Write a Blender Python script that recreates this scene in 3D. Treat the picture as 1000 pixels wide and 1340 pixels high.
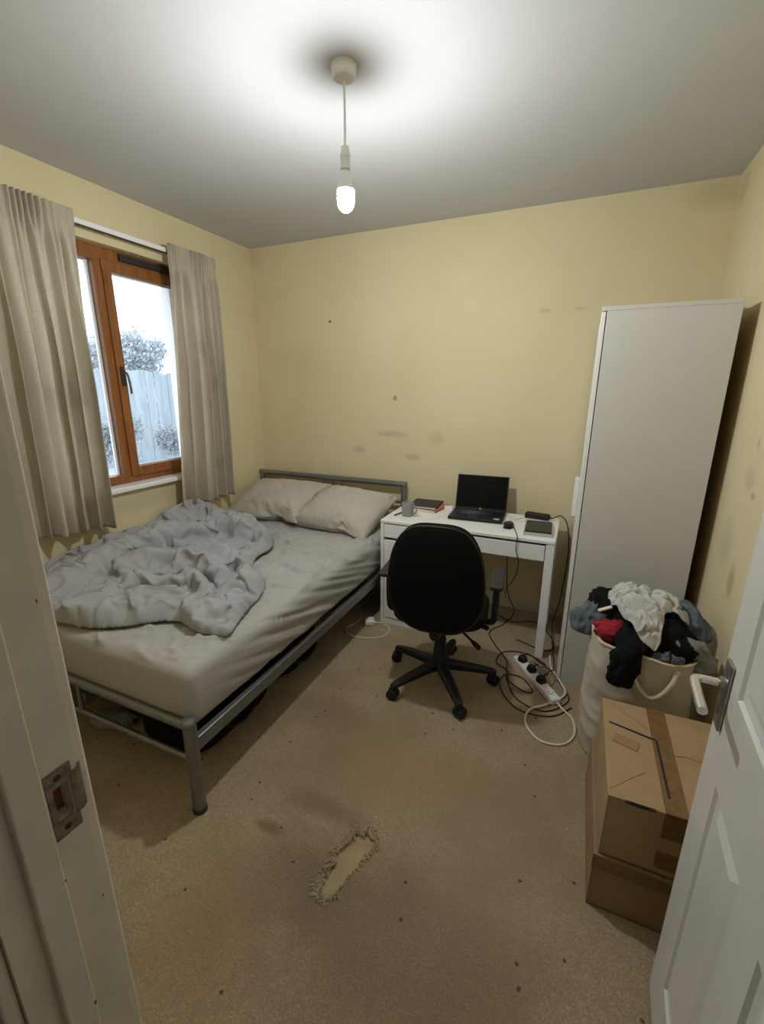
import bpy, bmesh, math, random
from mathutils import Vector, Matrix, noise as N

for o in list(bpy.data.objects):
    bpy.data.objects.remove(o, do_unlink=True)
scene = bpy.context.scene
COL = scene.collection
PI = math.pi
rnd = random.Random(7)

# ------------------------------------------------------------------ camera, sky, exposure
YAW, PITCH, ROLL = 0.4168, -0.2706, 0.0034
cam_d = bpy.data.cameras.new('camera')
cam_d.sensor_fit = 'VERTICAL'; cam_d.sensor_height = 36.0
cam_d.lens = 578.64 / 1340 * 36.0
cam_d.clip_start = 0.02; cam_d.clip_end = 300
cam = bpy.data.objects.new('camera', cam_d); COL.objects.link(cam)
_f0 = Vector((-math.sin(YAW), math.cos(YAW), 0)); _r = Vector((math.cos(YAW), math.sin(YAW), 0))
_f = _f0 * math.cos(PITCH) + Vector((0, 0, math.sin(PITCH)))
_u = Vector((0, 0, math.cos(PITCH))) - _f0 * math.sin(PITCH)
_r2 = _r * math.cos(ROLL) + _u * math.sin(ROLL); _u2 = _u * math.cos(ROLL) - _r * math.sin(ROLL)
M = Matrix((( _r2.x, _u2.x, -_f.x, 2.4782), (_r2.y, _u2.y, -_f.y, -3.0729), (_r2.z, _u2.z, -_f.z, 1.535), (0, 0, 0, 1)))
cam.matrix_world = M
scene.camera = cam

world = bpy.data.worlds.new('overcast_sky'); scene.world = world; world.use_nodes = True
bg = world.node_tree.nodes['Background']
bg.inputs['Color'].default_value = (0.86, 0.94, 1.0, 1); bg.inputs['Strength'].default_value = 3.2
BULB_STRENGTH = 840.0
BULB_COLOR = (0.975, 1.0, 1.0)
vs = scene.view_settings
scene.display_settings.display_device = 'sRGB'
vs.view_transform = 'Standard'; vs.look = 'None'; vs.gamma = 1.0; vs.exposure = 0.18
vs.use_curve_mapping = False

# ------------------------------------------------------------------ materials
MATS = {}
def _nt(name):
    m = bpy.data.materials.new(name); m.use_nodes = True
    nt = m.node_tree; b = nt.nodes['Principled BSDF']
    MATS[name] = m
    return m, nt, b
def _pos(nt, scale=(1, 1, 1)):
    g = nt.nodes.new('ShaderNodeNewGeometry')
    mp = nt.nodes.new('ShaderNodeMapping'); mp.inputs['Scale'].default_value = scale
    nt.links.new(g.outputs['Position'], mp.inputs['Vector'])
    return mp.outputs['Vector']
def _noise(nt, vec, scale, detail=4, rough=.55):
    n = nt.nodes.new('ShaderNodeTexNoise'); n.inputs['Scale'].default_value = scale
    n.inputs['Detail'].default_value = detail; n.inputs['Roughness'].default_value = rough
    nt.links.new(vec, n.inputs['Vector']); return n.outputs['Fac']
def _ramp(nt, fac, lo, hi, a=0.0, b=1.0):
    r = nt.nodes.new('ShaderNodeMapRange'); r.interpolation_type = 'SMOOTHSTEP'
    r.inputs['From Min'].default_value = lo; r.inputs['From Max'].default_value = hi
    r.inputs['To Min'].default_value = a; r.inputs['To Max'].default_value = b
    nt.links.new(fac, r.inputs['Value']); return r.outputs['Result']
def _mix(nt, fac, a, b):
    x = nt.nodes.new('ShaderNodeMix'); x.data_type = 'RGBA'
    if isinstance(fac, (int, float)): x.inputs[0].default_value = fac
    else: nt.links.new(fac, x.inputs[0])
    for i, c in ((6, a), (7, b)):
        if isinstance(c, tuple): x.inputs[i].default_value = (*c[:3], 1)
        else: nt.links.new(c, x.inputs[i])
    return x.outputs[2]
def _math(nt, op, a, b=None):
    m = nt.nodes.new('ShaderNodeMath'); m.operation = op
    for i, v in enumerate((a, b)):
        if v is None: continue
        if isinstance(v, (int, float)): m.inputs[i].default_value = v
        else: nt.links.new(v, m.inputs[i])
    return m.outputs[0]
def _bump(nt, b, h, strength, dist=.01):
    n = nt.nodes.new('ShaderNodeBump'); n.inputs['Strength'].default_value = strength
    n.inputs['Distance'].default_value = dist
    nt.links.new(h, n.inputs['Height']); nt.links.new(n.outputs['Normal'], b.inputs['Normal'])
def mat(name, col, rough=.6, metal=0., var=0., vscale=8., bump=0., bscale=60., bdist=.004, stretch=(1, 1, 1), sheen=0., spec=.5):
    m, nt, b = _nt(name)
    b.inputs['Roughness'].default_value = rough; b.inputs['Metallic'].default_value = metal
    b.inputs['Specular IOR Level'].default_value = spec
    if sheen: b.inputs['Sheen Weight'].default_value = sheen
    c = tuple(col)
    if var > 0:
        v = _noise(nt, _pos(nt, stretch), vscale)
        out = _mix(nt, _ramp(nt, v, .3, .7), c, tuple(x * (1 - var) for x in c))
        nt.links.new(out, b.inputs['Base Color'])
    else:
        b.inputs['Base Color'].default_value = (*c, 1)
    if bump > 0:
        _bump(nt, b, _noise(nt, _pos(nt, stretch), bscale, 3), bump, bdist)
    return m
def blob(nt, center, radii, edge=.35, wob=.5, wscale=9.):
    """mask of a stain with its own ragged outline at a place in the room"""
    g = nt.nodes.new('ShaderNodeNewGeometry')
    s = nt.nodes.new('ShaderNodeVectorMath'); s.operation = 'SUBTRACT'; s.inputs[1].default_value = center
    nt.links.new(g.outputs['Position'], s.inputs[0])
    d = nt.nodes.new('ShaderNodeVectorMath'); d.operation = 'DIVIDE'; d.inputs[1].default_value = radii
    nt.links.new(s.outputs[0], d.inputs[0])
    l = nt.nodes.new('ShaderNodeVectorMath'); l.operation = 'LENGTH'; nt.links.new(d.outputs[0], l.inputs[0])
    w = _noise(nt, g.outputs['Position'], wscale, 4)
    v = _math(nt, 'ADD', l.outputs['Value'], _math(nt, 'MULTIPLY', _math(nt, 'SUBTRACT', w, .5), wob * 2))
    return _ramp(nt, v, 1 - edge, 1 + edge, 1, 0)

def wall_paint(name, col, stains):
    m, nt, b = _nt(name)
    b.inputs['Roughness'].default_value = .72; b.inputs['Specular IOR Level'].default_value = .3
    p = _pos(nt)
    c = _mix(nt, _ramp(nt, _noise(nt, p, 1.6, 5), .35, .7), col, tuple(x * k for x, k in zip(col, (.96, .94, .90))))
    for ctr, rad, amt, scol, edge, wob in stains:
        c = _mix(nt, _math(nt, 'MULTIPLY', blob(nt, ctr, rad, edge, wob, 14 if max(rad) < .2 else 6), amt), c, scol)
    nt.links.new(c, b.inputs['Base Color'])
    _bump(nt, b, _noise(nt, p, 130, 3), .12, .003)
    return m

CREAM = (.70, .612, .392)
GREY = (.30, .26, .20); BROWN = (.36, .25, .12)
wall_paint('wall_back_paint', CREAM, [
    ((.691, 0, 2.017), (.012, .2, .010), .9, (.12, .1, .08), .2, .3),
    ((1.218, 0, 1.474), (.016, .2, .018), .75, (.25, .2, .13), .3, .5),
    ((1.20, 0, 1.215), (.10, .2, .022), .38, GREY, .6, .5),
    ((.921, 0, 1.085), (.045, .2, .025), .38, GREY, .6, .4),
    ((1.546, 0, 1.202), (.05, .2, .05), .25, GREY, .6, .5),
    ((1.363, 0, 1.054), (.055, .2, .022), .36, GREY, .6, .5),
    ((.35, 0, 1.75), (.25, .2, .12), .10, BROWN, .8, .5),
    ((2.2, 0, 2.0), (.03, .2, .012), .3, GREY, .5, .6),
    ((2.40, 0, 2.0), (.035, .2, .010), .3, GREY, .5, .6),
    ((3.0, 0, 2.50), (.13, .2, .06), .28, BROWN, .7, .6),
    ((0, 0, 2.5), (.10, .2, .06), .22, BROWN, .7, .6)])
wall_paint('wall_left_paint', CREAM, [
    ((0, -.75, .85), (.2, .25, .09), .25, BROWN, .7, .5),
    ((0, -1.2, .86), (.2, .25, .06), .35, GREY, .7, .5),
    ((0, -1.7, .80), (.2, .25, .12), .30, BROWN, .7, .6),
    ((0, -.3, .70), (.2, .12, .10), .22, BROWN, .7, .5)])
wall_paint('wall_right_paint', CREAM, [
    ((3.07, -1.095, .82), (.2, .035, .06), .62, BROWN, .5, .4),
    ((3.07, -1.119, 1.168), (.2, .018, .012), .6, GREY, .4, .6),
    ((3.07, -1.05, 1.22), (.2, .05, .04), .25, GREY, .5, .6),
    ((3.07, -1.059, 1.352), (.2, .012, .018), .55, GREY, .4, .6),
    ((3.07, -.95, .95), (.2, .06, .08), .22, GREY, .7, .6),
    ((3.07, -.10, 2.48), (.2, .08, .06), .30, BROWN, .7, .6)])
wall_paint('wall_front_paint', CREAM, [])
mat('ceiling_paint', (.56, .565, .57), .85, var=.03, vscale=2, bump=.08, bscale=160, bdist=.002, spec=.2)
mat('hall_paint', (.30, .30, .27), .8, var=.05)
mat('white_gloss', (.70, .69, .67), .32, var=.05, vscale=5, bump=.03, bscale=40)
mat('frame_gloss', (.72, .655, .53), .38, var=.10, vscale=11, bump=.06, bscale=30)
mat('skirting_paint', (.74, .69, .56), .45, var=.08, vscale=6)
mat('sill_white', (.86, .86, .85), .35)
mat('white_laminate', (.82, .82, .80), .38, var=.02, vscale=4)
mat('wardrobe_white', (.62, .61, .585), .36, var=.03, vscale=3)
mat('grey_steel', (.255, .265, .27), .36, .72, var=.15, vscale=20, bump=.04, bscale=200)
mat('brushed_steel', (.42, .41, .39), .34, .9, var=.2, vscale=30)
mat('pale_steel', (.74, .73, .70), .25, .75)
mat('tarnished_steel', (.30, .26, .21), .45, .8, var=.45, vscale=70)
mat('black_fabric', (.0085, .0085, .009), .95, bump=.5, bscale=700, bdist=.002, spec=.1)
mat('black_plastic', (.004, .004, .0045), .55, bump=.1, bscale=300)
mat('grey_rubber', (.022, .022, .024), .6)
mat('gloss_black', (.008, .008, .009), .12)
mat('laptop_shell', (.014, .014, .015), .42, spec=.3)
mat('screen_black', (.003, .003, .004), .22, spec=.12)
mat('sticker', (.55, .56, .56), .4)
mat('sheet_grey', (.43, .415, .395), .9, var=.06, vscale=5, bump=.25, bscale=420, bdist=.001)
mat('pillow_beige', (.52, .475, .415), .9, var=.10, vscale=4, bump=.25, bscale=420, bdist=.001)
mat('duvet_grey', (.37, .375, .385), .9, var=.08, vscale=4, bump=.25, bscale=420, bdist=.001)
mat('cardboard', (.41, .275, .145), .82, var=.14, vscale=7, bump=.15, bscale=90, bdist=.002)
mat('cardboard_dark', (.33, .215, .11), .82, var=.16, vscale=7, bump=.15, bscale=90, bdist=.002)
mat('brown_tape', (.22, .125, .052), .28, var=.25, vscale=40)
mat('marker_ink', (.012, .012, .03), .5)
mat('bag_canvas', (.60, .55, .46), .9, var=.10, vscale=6, bump=.35, bscale=300, bdist=.002)
mat('bag_trim', (.62, .53, .38), .85)
mat('cloth_black', (.010, .010, .011), .95, bump=.4, bscale=260, spec=.1)
mat('cloth_white', (.55, .54, .525), .9, var=.08, vscale=14, bump=.2, bscale=260)
mat('cloth_red', (.36, .014, .028), .9, var=.3, vscale=30, bump=.3, bscale=260)
mat('cloth_denim', (.13, .155, .19), .9, var=.35, vscale=30, bump=.3, bscale=260)
mat('cloth_grey', (.27, .275, .26), .9, var=.25, vscale=30, bump=.3, bscale=260)
mat('cloth_cream', (.72, .68, .54), .9)
mat('plastic_white', (.82, .82, .80), .35)
mat('cable_white', (.74, .73, .69), .45)
mat('cable_black', (.018, .016, .015), .5)
mat('mug_grey', (.27, .255, .24), .4, var=.1, vscale=20)
mat('mug_inside', (.62, .60, .56), .35)
mat('paper', (.80, .80, .79), .8)
mat('book_black', (.016, .016, .018), .5)
mat('book_orange', (.46, .16, .055), .6)
mat('notebook_dark', (.034, .033, .031), .45, spec=.3)
mat('tray_clear', (.50, .47, .40), .4)
mat('snow_ground', (.46, .49, .51), .9, var=.08, vscale=1)
mat('frost_fence', (.32, .37, .41), .9, var=.22, vscale=4, stretch=(1, 1, .3))
mat('hazy_frost_twig', (.52, .57, .61), .9, var=.25, vscale=1.2)  # frost tone, pale also to stand in for haze over the branches
mat('hazy_frost_leaf', (.55, .60, .64), .9, var=.25, vscale=1.2)  # frosted foliage, distant haze painted in as a paler colour
mat('shrub_leaf', (.36, .40, .43), .9, var=.4, vscale=2.5)

def mat_wood():
    m, nt, b = _nt('window_wood')
    v = _noise(nt, _pos(nt, (26, 26, 2.2)), 2.2, 5, .6)
    v2 = _noise(nt, _pos(nt), 7, 2)
    c = _mix(nt, _ramp(nt, v, .3, .72), (.33, .125, .030), (.19, .062, .014))
    c = _mix(nt, _ramp(nt, v2, .45, .75), c, (.26, .10, .026))
    nt.links.new(c, b.inputs['Base Color']); b.inputs['Roughness'].default_value = .38
    _bump(nt, b, v, .1, .002)
mat_wood()
def mat_glass():
    m, nt, b = _nt('window_glass')
    nt.nodes.remove(b); out = nt.nodes['Material Output']
    t = nt.nodes.new('ShaderNodeBsdfTransparent'); t.inputs['Color'].default_value = (.96, .98, 1, 1)
    g = nt.nodes.new('ShaderNodeBsdfGlossy'); g.inputs['Roughness'].default_value = .02
    f = nt.nodes.new('ShaderNodeFresnel'); f.inputs['IOR'].default_value = 1.45
    x = nt.nodes.new('ShaderNodeMixShader')
    nt.links.new(f.outputs[0], x.inputs[0]); nt.links.new(t.outputs[0], x.inputs[1]); nt.links.new(g.outputs[0], x.inputs[2])
    nt.links.new(x.outputs[0], out.inputs['Surface'])
mat_glass()
def mat_curtain():
    m, nt, b = _nt('curtain_linen')
    p = _pos(nt, (160, 160, 520)); p2 = _pos(nt, (520, 520, 120))
    v = _noise(nt, p, 1.0, 2); w = _noise(nt, p2, 1.0, 2); d = _noise(nt, _pos(nt), 4, 4)
    c = _mix(nt, _ramp(nt, v, .35, .7), (.80, .74, .63), (.66, .60, .50))
    c = _mix(nt, _math(nt, 'MULTIPLY', _ramp(nt, d, .5, .75), .35), c, (.36, .30, .21))
    c = _mix(nt, _math(nt, 'MULTIPLY', blob(nt, (.12, -1.60, .93), (.014, .010, .009), .3, .4, 40), .7), c, (.10, .08, .06))
    nt.links.new(c, b.inputs['Base Color']); b.inputs['Roughness'].default_value = .95
    b.inputs['Specular IOR Level'].default_value = .15
    _bump(nt, b, _math(nt, 'ADD', v, w), .25, .001)
    out = nt.nodes['Material Output']
    t = nt.nodes.new('ShaderNodeBsdfTranslucent'); nt.links.new(c, t.inputs['Color'])
    x = nt.nodes.new('ShaderNodeMixShader'); x.inputs[0].default_value = .5
    nt.links.new(b.outputs[0], x.inputs[1]); nt.links.new(t.outputs[0], x.inputs[2])
    nt.links.new(x.outputs[0], out.inputs['Surface'])
mat_curtain()
def mat_carpet(name, base, dark):
    m, nt, b = _nt(name)
    b.inputs['Roughness'].default_value = 1.0; b.inputs['Specular IOR Level'].default_value = .05
    b.inputs['Sheen Weight'].default_value = .25
    p = _pos(nt)
    fine = _noise(nt, p, 150, 4, .75); mid = _noise(nt, p, 45, 5, .75); big = _noise(nt, p, 2.3, 5, .6)
    c = _mix(nt, _ramp(nt, fine, .3, .7), base, dark)
    c = _mix(nt, _math(nt, 'MULTIPLY', _ramp(nt, mid, .42, .66), .55), c, tuple(x * .55 for x in base))
    c = _mix(nt, _math(nt, 'MULTIPLY', _ramp(nt, big, .40, .66), .45), c, (.25, .165, .085))
    for ctr, rad, amt, col, edge, wob in [
        ((2.12, -2.25, 0), (.30, .22, 1), 0.50, (.17, .125, .085), .7, .6),
        ((1.78, -2.20, 0), (.16, .12, 1), 0.53, (.17, .12, .08), .7, .6),
        ((1.75, -1.95, 0), (.17, .04, 1), 0.53, (.16, .11, .07), .7, .6),
        ((1.62, -1.85, 0), (.25, .18, 1), 0.34, (.22, .16, .10), .7, .6),
        ((1.62, -2.35, 0), (.16, .12, 1), 0.26, (.34, .19, .11), .9, .9),
        ((1.75, -2.50, 0), (.25, .10, 1), 0.24, (.32, .17, .095), .9, .9),
        ((1.60, -2.10, 0), (.05, .02, 1), 0.70, (.17, .09, .05), .6, .6),
        ((1.95, -1.65, 0), (.35, .20, 1), 0.46, (.36, .235, .12), .8, .5),
        ((2.35, -1.95, 0), (.28, .22, 1), 0.28, (.42, .30, .22), .8, .5),
        ((2.28, -.98, 0), (.10, .05, 1), 0.46, (.22, .15, .09), .7, .5),
        ((1.45, -1.50, 0), (.18, .10, 1), 0.43, (.19, .13, .08), .7, .6)]:
        c = _mix(nt, _math(nt, 'MULTIPLY', blob(nt, ctr, rad, edge, wob, 7), amt), c, col)
    # dropped specks of dirt
    vo = nt.nodes.new('ShaderNodeTexVoronoi'); vo.voronoi_dimensions = '2D'; vo.inputs['Scale'].default_value = 6.0
    vo.inputs['Randomness'].default_value = 1.0
    nt.links.new(p, vo.inputs['Vector'])
    sep = nt.nodes.new('ShaderNodeSeparateColor'); nt.links.new(vo.outputs['Color'], sep.inputs[0])
    spot = _math(nt, 'MULTIPLY', _ramp(nt, _math(nt, 'ADD', vo.outputs['Distance'], _math(nt, 'MULTIPLY', _math(nt, 'SUBTRACT', _noise(nt, p, 90, 2), .5), .05)), .020, .045, 1, 0), _math(nt, 'GREATER_THAN', sep.outputs[0], .5))
    c = _mix(nt, _math(nt, 'MULTIPLY', spot, .85), c, (.055, .032, .018))
    nt.links.new(c, b.inputs['Base Color'])
    h = _math(nt, 'ADD', fine, _math(nt, 'MULTIPLY', mid, .8))
    _bump(nt, b, h, .75, .006)
mat_carpet('carpet', (.575, .45, .285), (.30, .222, .132))
mat('carpet_backing', (.44, .33, .19), .95, var=.16, vscale=14, bump=.3, bscale=120, bdist=.002)
mat('carpet_fray', (.56, .46, .33), 1.0, var=.3, vscale=60)
def mat_emit(name, col, s):
    m, nt, b = _nt(name); nt.nodes.remove(b)
    e = nt.nodes.new('ShaderNodeEmission'); e.inputs['Color'].default_value = (*col, 1); e.inputs['Strength'].default_value = s
    nt.links.new(e.outputs[0], nt.nodes['Material Output'].inputs['Surface'])
mat_emit('bulb_light', BULB_COLOR, BULB_STRENGTH)

# ------------------------------------------------------------------ mesh helpers
def BM(): return bmesh.new()
def box(bm, x0, x1, y0, y1, z0, z1, bev=0., seg=2, xf=None):
    t = bmesh.new()
    vs_ = [t.verts.new((x, y, z)) for x in (x0, x1) for y in (y0, y1) for z in (z0, z1)]
    for f in ((0, 1, 3, 2), (4, 6, 7, 5), (0, 4, 5, 1), (2, 3, 7, 6), (0, 2, 6, 4), (1, 5, 7, 3)):
        t.faces.new([vs_[i] for i in f])
    if bev > 0:
        bmesh.ops.bevel(t, geom=list(t.edges), offset=bev, segments=seg, profile=.5, affect='EDGES')
    merge(bm, t, xf)
def merge(bm, t, xf=None):
    mp = {}
    for v in t.verts:
        c = v.co.copy()
        if xf is not None: c = xf @ c
        mp[v] = bm.verts.new(c)
    for f in t.faces:
        try: bm.faces.new([mp[v] for v in f.verts])
        except ValueError: pass
    t.free()
def catmull(pts, n=8, closed=False):
    P = [Vector(p) for p in pts]; out = []
    L = len(P)
    rng = range(L) if closed else range(L - 1)
    for i in rng:
        if closed: a, b, c, d = P[(i - 1) % L], P[i], P[(i + 1) % L], P[(i + 2) % L]
        else: a, b, c, d = P[max(i - 1, 0)], P[i], P[i + 1], P[min(i + 2, L - 1)]
        for k in range(n):
            t = k / n
            out.append(.5 * ((2 * b) + (c - a) * t + (2 * a - 5 * b + 4 * c - d) * t * t + (3 * b - a - 3 * c + d) * t ** 3))
    if not closed: out.append(P[-1].copy())
    return out
def tube(bm, pts, r, n=8, closed=False, squash=None):
    P = [Vector(p) for p in pts]; L = len(P)
    rad = r if isinstance(r, (list, tuple)) else [r] * L
    T = []
    for i in range(L):
        a = P[(i - 1) % L] if closed else P[max(i - 1, 0)]
        b = P[(i + 1) % L] if closed else P[min(i + 1, L - 1)]
        T.append((b - a).normalized())
    ref = Vector((0, 0, 1)) if abs(T[0].z) < .9 else Vector((1, 0, 0))
    u = T[0].cross(ref).normalized()
    rings = []
    for i in range(L):
        u = (u - T[i] * u.dot(T[i]))
        if u.length < 1e-6: u = T[i].orthogonal()
        u.normalize(); w = T[i].cross(u)
        rings.append([bm.verts.new(P[i] + (u * math.cos(2 * PI * k / n) + w * math.sin(2 * PI * k / n)) * rad[i]) for k in range(n)])
    for i in range(L if closed else L - 1):
        a, b = rings[i], rings[(i + 1) % L]
        for k in range(n):
            bm.faces.new((a[k], a[(k + 1) % n], b[(k + 1) % n], b[k]))
    if not closed:
        bm.faces.new(rings[0][::-1]); bm.faces.new(rings[-1])
def lathe(bm, prof, n=28, c=(0, 0, 0), xf=None, capb=True, capt=True):
    t = bmesh.new(); rings = []
    for r, z in prof:
        rings.append([t.verts.new((c[0] + r * math.cos(2 * PI * k / n), c[1] + r * math.sin(2 * PI * k / n), c[2] + z)) for k in range(n)])
    for a, b in zip(rings, rings[1:]):
        for k in range(n): t.faces.new((a[k], a[(k + 1) % n], b[(k + 1) % n], b[k]))
    if capb: t.faces.new(rings[0][::-1])
    if capt: t.faces.new(rings[-1])
    merge(bm, t, xf)
def prism(bm, poly, z0, z1, xf=None):
    t = bmesh.new()
    a = [t.verts.new((x, y, z0)) for x, y in poly]; b = [t.verts.new((x, y, z1)) for x, y in poly]
    n = len(poly)
    t.faces.new(a[::-1]); t.faces.new(b)
    for k in range(n): t.faces.new((a[k], a[(k + 1) % n], b[(k + 1) % n], b[k]))
    merge(bm, t, xf)
def grid(bm, fn, nu, nv, closed_u=False):
    V = [[bm.verts.new(fn(i / nu, j / nv)) for i in range(nu if closed_u else nu + 1)] for j in range(nv + 1)]
    W = len(V[0])
    for j in range(nv):
        for i in range(W if closed_u else W - 1):
            k = (i + 1) % W
            bm.faces.new((V[j][i], V[j][k], V[j + 1][k], V[j + 1][i]))
    return V
def finish(o):
    return o
def obj(name, bm, m, parent=None, smooth=False, world=True, angle=40):
    bmesh.ops.recalc_face_normals(bm, faces=list(bm.faces))
    off = Vector((0, 0, 0))
    if parent is not None:
        if world: off = ROOT.get(parent.name, Vector((0, 0, 0)))
    else:
        xs = [v.co for v in bm.verts]
        lo = [min(c[i] for c in xs) for i in range(3)]; hi = [max(c[i] for c in xs) for i in range(3)]
        off = Vector(((lo[0] + hi[0]) / 2, (lo[1] + hi[1]) / 2, lo[2]))
    for v in bm.verts: v.co -= off
    me = bpy.data.meshes.new(name); bm.to_mesh(me); bm.free()
    me.materials.append(MATS[m])
    if smooth:
        for p in me.polygons: p.use_smooth = True
        if angle: me.set_sharp_from_angle(angle=math.radians(angle))
    o = bpy.data.objects.new(name, me); COL.objects.link(o)
    if parent is not None:
        o.parent = parent; ROOT[o.name] = off
    else:
        o.location = off; ROOT[o.name] = off
    return o
ROOT = {}
def tag(o, label, cat, group=None, kind=None):
    o['label'] = label; o['category'] = cat
    if group: o['group'] = group
    if kind: o['kind'] = kind
    return o
def thing(name, label, cat, loc=(0, 0, 0), rotz=0, group=None):
    o = bpy.data.objects.new(name, None); COL.objects.link(o)
    o.location = loc; o.rotation_euler = (0, 0, rotz); o.empty_display_size = .1
    ROOT[o.name] = Vector(loc)
    return tag(o, label, cat, group)
def struct(name, loc=(0, 0, 0), label=None):
    o = bpy.data.objects.new(name, None); COL.objects.link(o); o.location = loc; o['kind'] = 'structure'
    ROOT[o.name] = Vector(loc)
    if label: o['label'] = label
    return o
def smesh(name, bm, m, label=None, smooth=False):
    o = obj(name, bm, m, None, smooth); o['kind'] = 'structure'
    if label: o['label'] = label
    return o
def ridged(p, oct=3, lac=2.1, gain=.5):
    s, a, t = 0., 1., 0.
    q = Vector(p)
    for _ in range(oct):
        n_ = 1 - abs(N.noise(q)) * 2
        s += a * n_ * abs(n_); t += a
        q = q * lac + Vector((3.1, 7.7, 1.3)); a *= gain
    return s / t
def billow(p, oct=3, lac=2.1, gain=.5):
    s, a, t = 0., 1., 0.
    q = Vector(p)
    for _ in range(oct):
        s += a * min(1., abs(N.noise(q)) * 2.4) ** .75; t += a
        q = q * lac + Vector((3.1, 7.7, 1.3)); a *= gain
    return s / t
def sstep(a, b, x):
    t = max(0., min(1., (x - a) / (b - a))); return t * t * (3 - 2 * t)


def sim_cloth(bm, collider, shrink, frames, bend=.5, tens=15., mass=.3, pinned=(), pressure=None, gravity=1., quality=6, thick=.006, friction=8., damp=5., slack=None):
    """settle a piece of cloth once and hand back the settled vertex positions"""
    me = bpy.data.meshes.new('settling'); bm.to_mesh(me)
    o = bpy.data.objects.new('settling', me); COL.objects.link(o)
    extra = [o]
    if collider is not None:
        cm = bpy.data.meshes.new('under'); collider.to_mesh(cm)
        c = bpy.data.objects.new('under', cm); COL.objects.link(c); extra.append(c)
        c.modifiers.new('c', 'COLLISION'); c.collision.thickness_outer = thick; c.collision.cloth_friction = friction
        c.collision.use_culling = False
    vg = None
    if pinned:
        vg = o.vertex_groups.new(name='pin'); vg.add(list(pinned), 1.0, 'REPLACE')
    m = o.modifiers.new('cloth', 'CLOTH'); st = m.settings; co = m.collision_settings
    st.quality = quality; st.mass = mass; st.tension_stiffness = tens; st.compression_stiffness = tens; st.shear_stiffness = tens * .3
    st.bending_stiffness = bend; st.tension_damping = damp; st.compression_damping = damp; st.shear_damping = damp; st.air_damping = 2.
    if slack is None: st.shrink_min = shrink; st.shrink_max = shrink
    st.effector_weights.gravity = gravity
    if slack is not None:
        sg = o.vertex_groups.new(name='slack')
        for i, w_ in enumerate(slack): sg.add([i], w_, 'REPLACE')
        st.vertex_group_shrink = 'slack'; st.shrink_min = shrink[0]; st.shrink_max = shrink[1]
    if vg: st.vertex_group_mass = 'pin'; st.pin_stiffness = 1.
    if pressure is not None: st.use_pressure = True; st.uniform_pressure_force = pressure
    co.use_collision = collider is not None; co.distance_min = thick; co.use_self_collision = False; co.collision_quality = 3
    m.point_cache.frame_start = 1; m.point_cache.frame_end = frames
    for f in range(1, frames + 1): scene.frame_set(f)
    dg = bpy.context.evaluated_depsgraph_get()
    em = o.evaluated_get(dg).to_mesh()
    P = [v.co.copy() for v in em.vertices]
    o.evaluated_get(dg).to_mesh_clear()
    for q in extra:
        d = q.data; bpy.data.objects.remove(q, do_unlink=True); bpy.data.meshes.remove(d)
    scene.frame_set(1)
    return P

def poly_grid(poly, sp):
    """an even mesh of squares filling an outline; returns it, its rim vertices and nothing else"""
    n = len(poly)
    def inside(x, y):
        c_ = False
        for i in range(n):
            (x1, y1), (x2, y2) = poly[i], poly[(i + 1) % n]
            if (y1 > y) != (y2 > y) and x < (x2 - x1) * (y - y1) / (y2 - y1) + x1: c_ = not c_
        return c_
    xs = [p[0] for p in poly]; ys = [p[1] for p in poly]
    nx = int((max(xs) - min(xs)) / sp) + 2; ny = int((max(ys) - min(ys)) / sp) + 2
    ins = {(i, j) for i in range(nx) for j in range(ny) if inside(min(xs) + i * sp, min(ys) + j * sp)}
    cells = [(i, j) for i in range(nx) for j in range(ny) if all(k in ins for k in ((i, j), (i + 1, j), (i + 1, j + 1), (i, j + 1)))]
    b = BM(); V = {}
    def vv(i, j):
        if (i, j) not in V: V[i, j] = b.verts.new((min(xs) + i * sp, min(ys) + j * sp, 0))
        return V[i, j]
    for i, j in cells: b.faces.new((vv(i, j), vv(i + 1, j), vv(i + 1, j + 1), vv(i, j + 1)))
    b.verts.index_update()
    rim = [v.index for v in b.verts if v.is_boundary]
    b.verts.ensure_lookup_table()
    for k in rim:
        v = b.verts[k]; best = None
        for i in range(n):
            a = Vector((*poly[i], 0)); c_ = Vector((*poly[(i + 1) % n], 0)); d = c_ - a
            t_ = max(0, min(1, (v.co - a).dot(d) / d.length_squared)); q = a + d * t_
            if best is None or (q - v.co).length < best[0]: best = ((q - v.co).length, q)
        v.co = best[1]
    return b, rim

# ------------------------------------------------------------------ room shell
W, H = 3.07, 2.57
YF, YH = -2.81, -2.92           # room face and hall face of the wall with the door
XJ, XH = 1.93, 2.772            # faces of the door lining
DTOP = 2.0

# carpet with a torn hole
hc = Vector((1.922, -2.095)); ang = math.atan2(.284, .062)
hole = []
rr = random.Random(3)
for k in range(44):
    a = 2 * PI * k / 44
    ex, ey = .122 * (1 if math.cos(a) > 0 else 1.05) * math.copysign(abs(math.cos(a)) ** .72, math.cos(a)), .040 * math.copysign(abs(math.sin(a)) ** .72, math.sin(a))
    w = 1 + rr.uniform(-.24, .24)
    ey *= w * (1.1 if math.cos(a) > 0 else .85); ex *= 1 + rr.uniform(-.05, .05)
    hole.append((hc.x + ex * math.cos(ang) - ey * math.sin(ang), hc.y + ex * math.sin(ang) + ey * math.cos(ang)))
b = BM()
out = [b.verts.new(c) for c in ((0, 0, 0), (W, 0, 0), (W, YF, 0), (0, YF, 0))]
inn = [b.verts.new((x, y, 0)) for x, y in hole]
edges = [b.edges.new((l[i], l[(i + 1) % len(l)])) for l in (out, inn) for i in range(len(l))]
bmesh.ops.triangle_fill(b, edges=edges, use_beauty=True)
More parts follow.
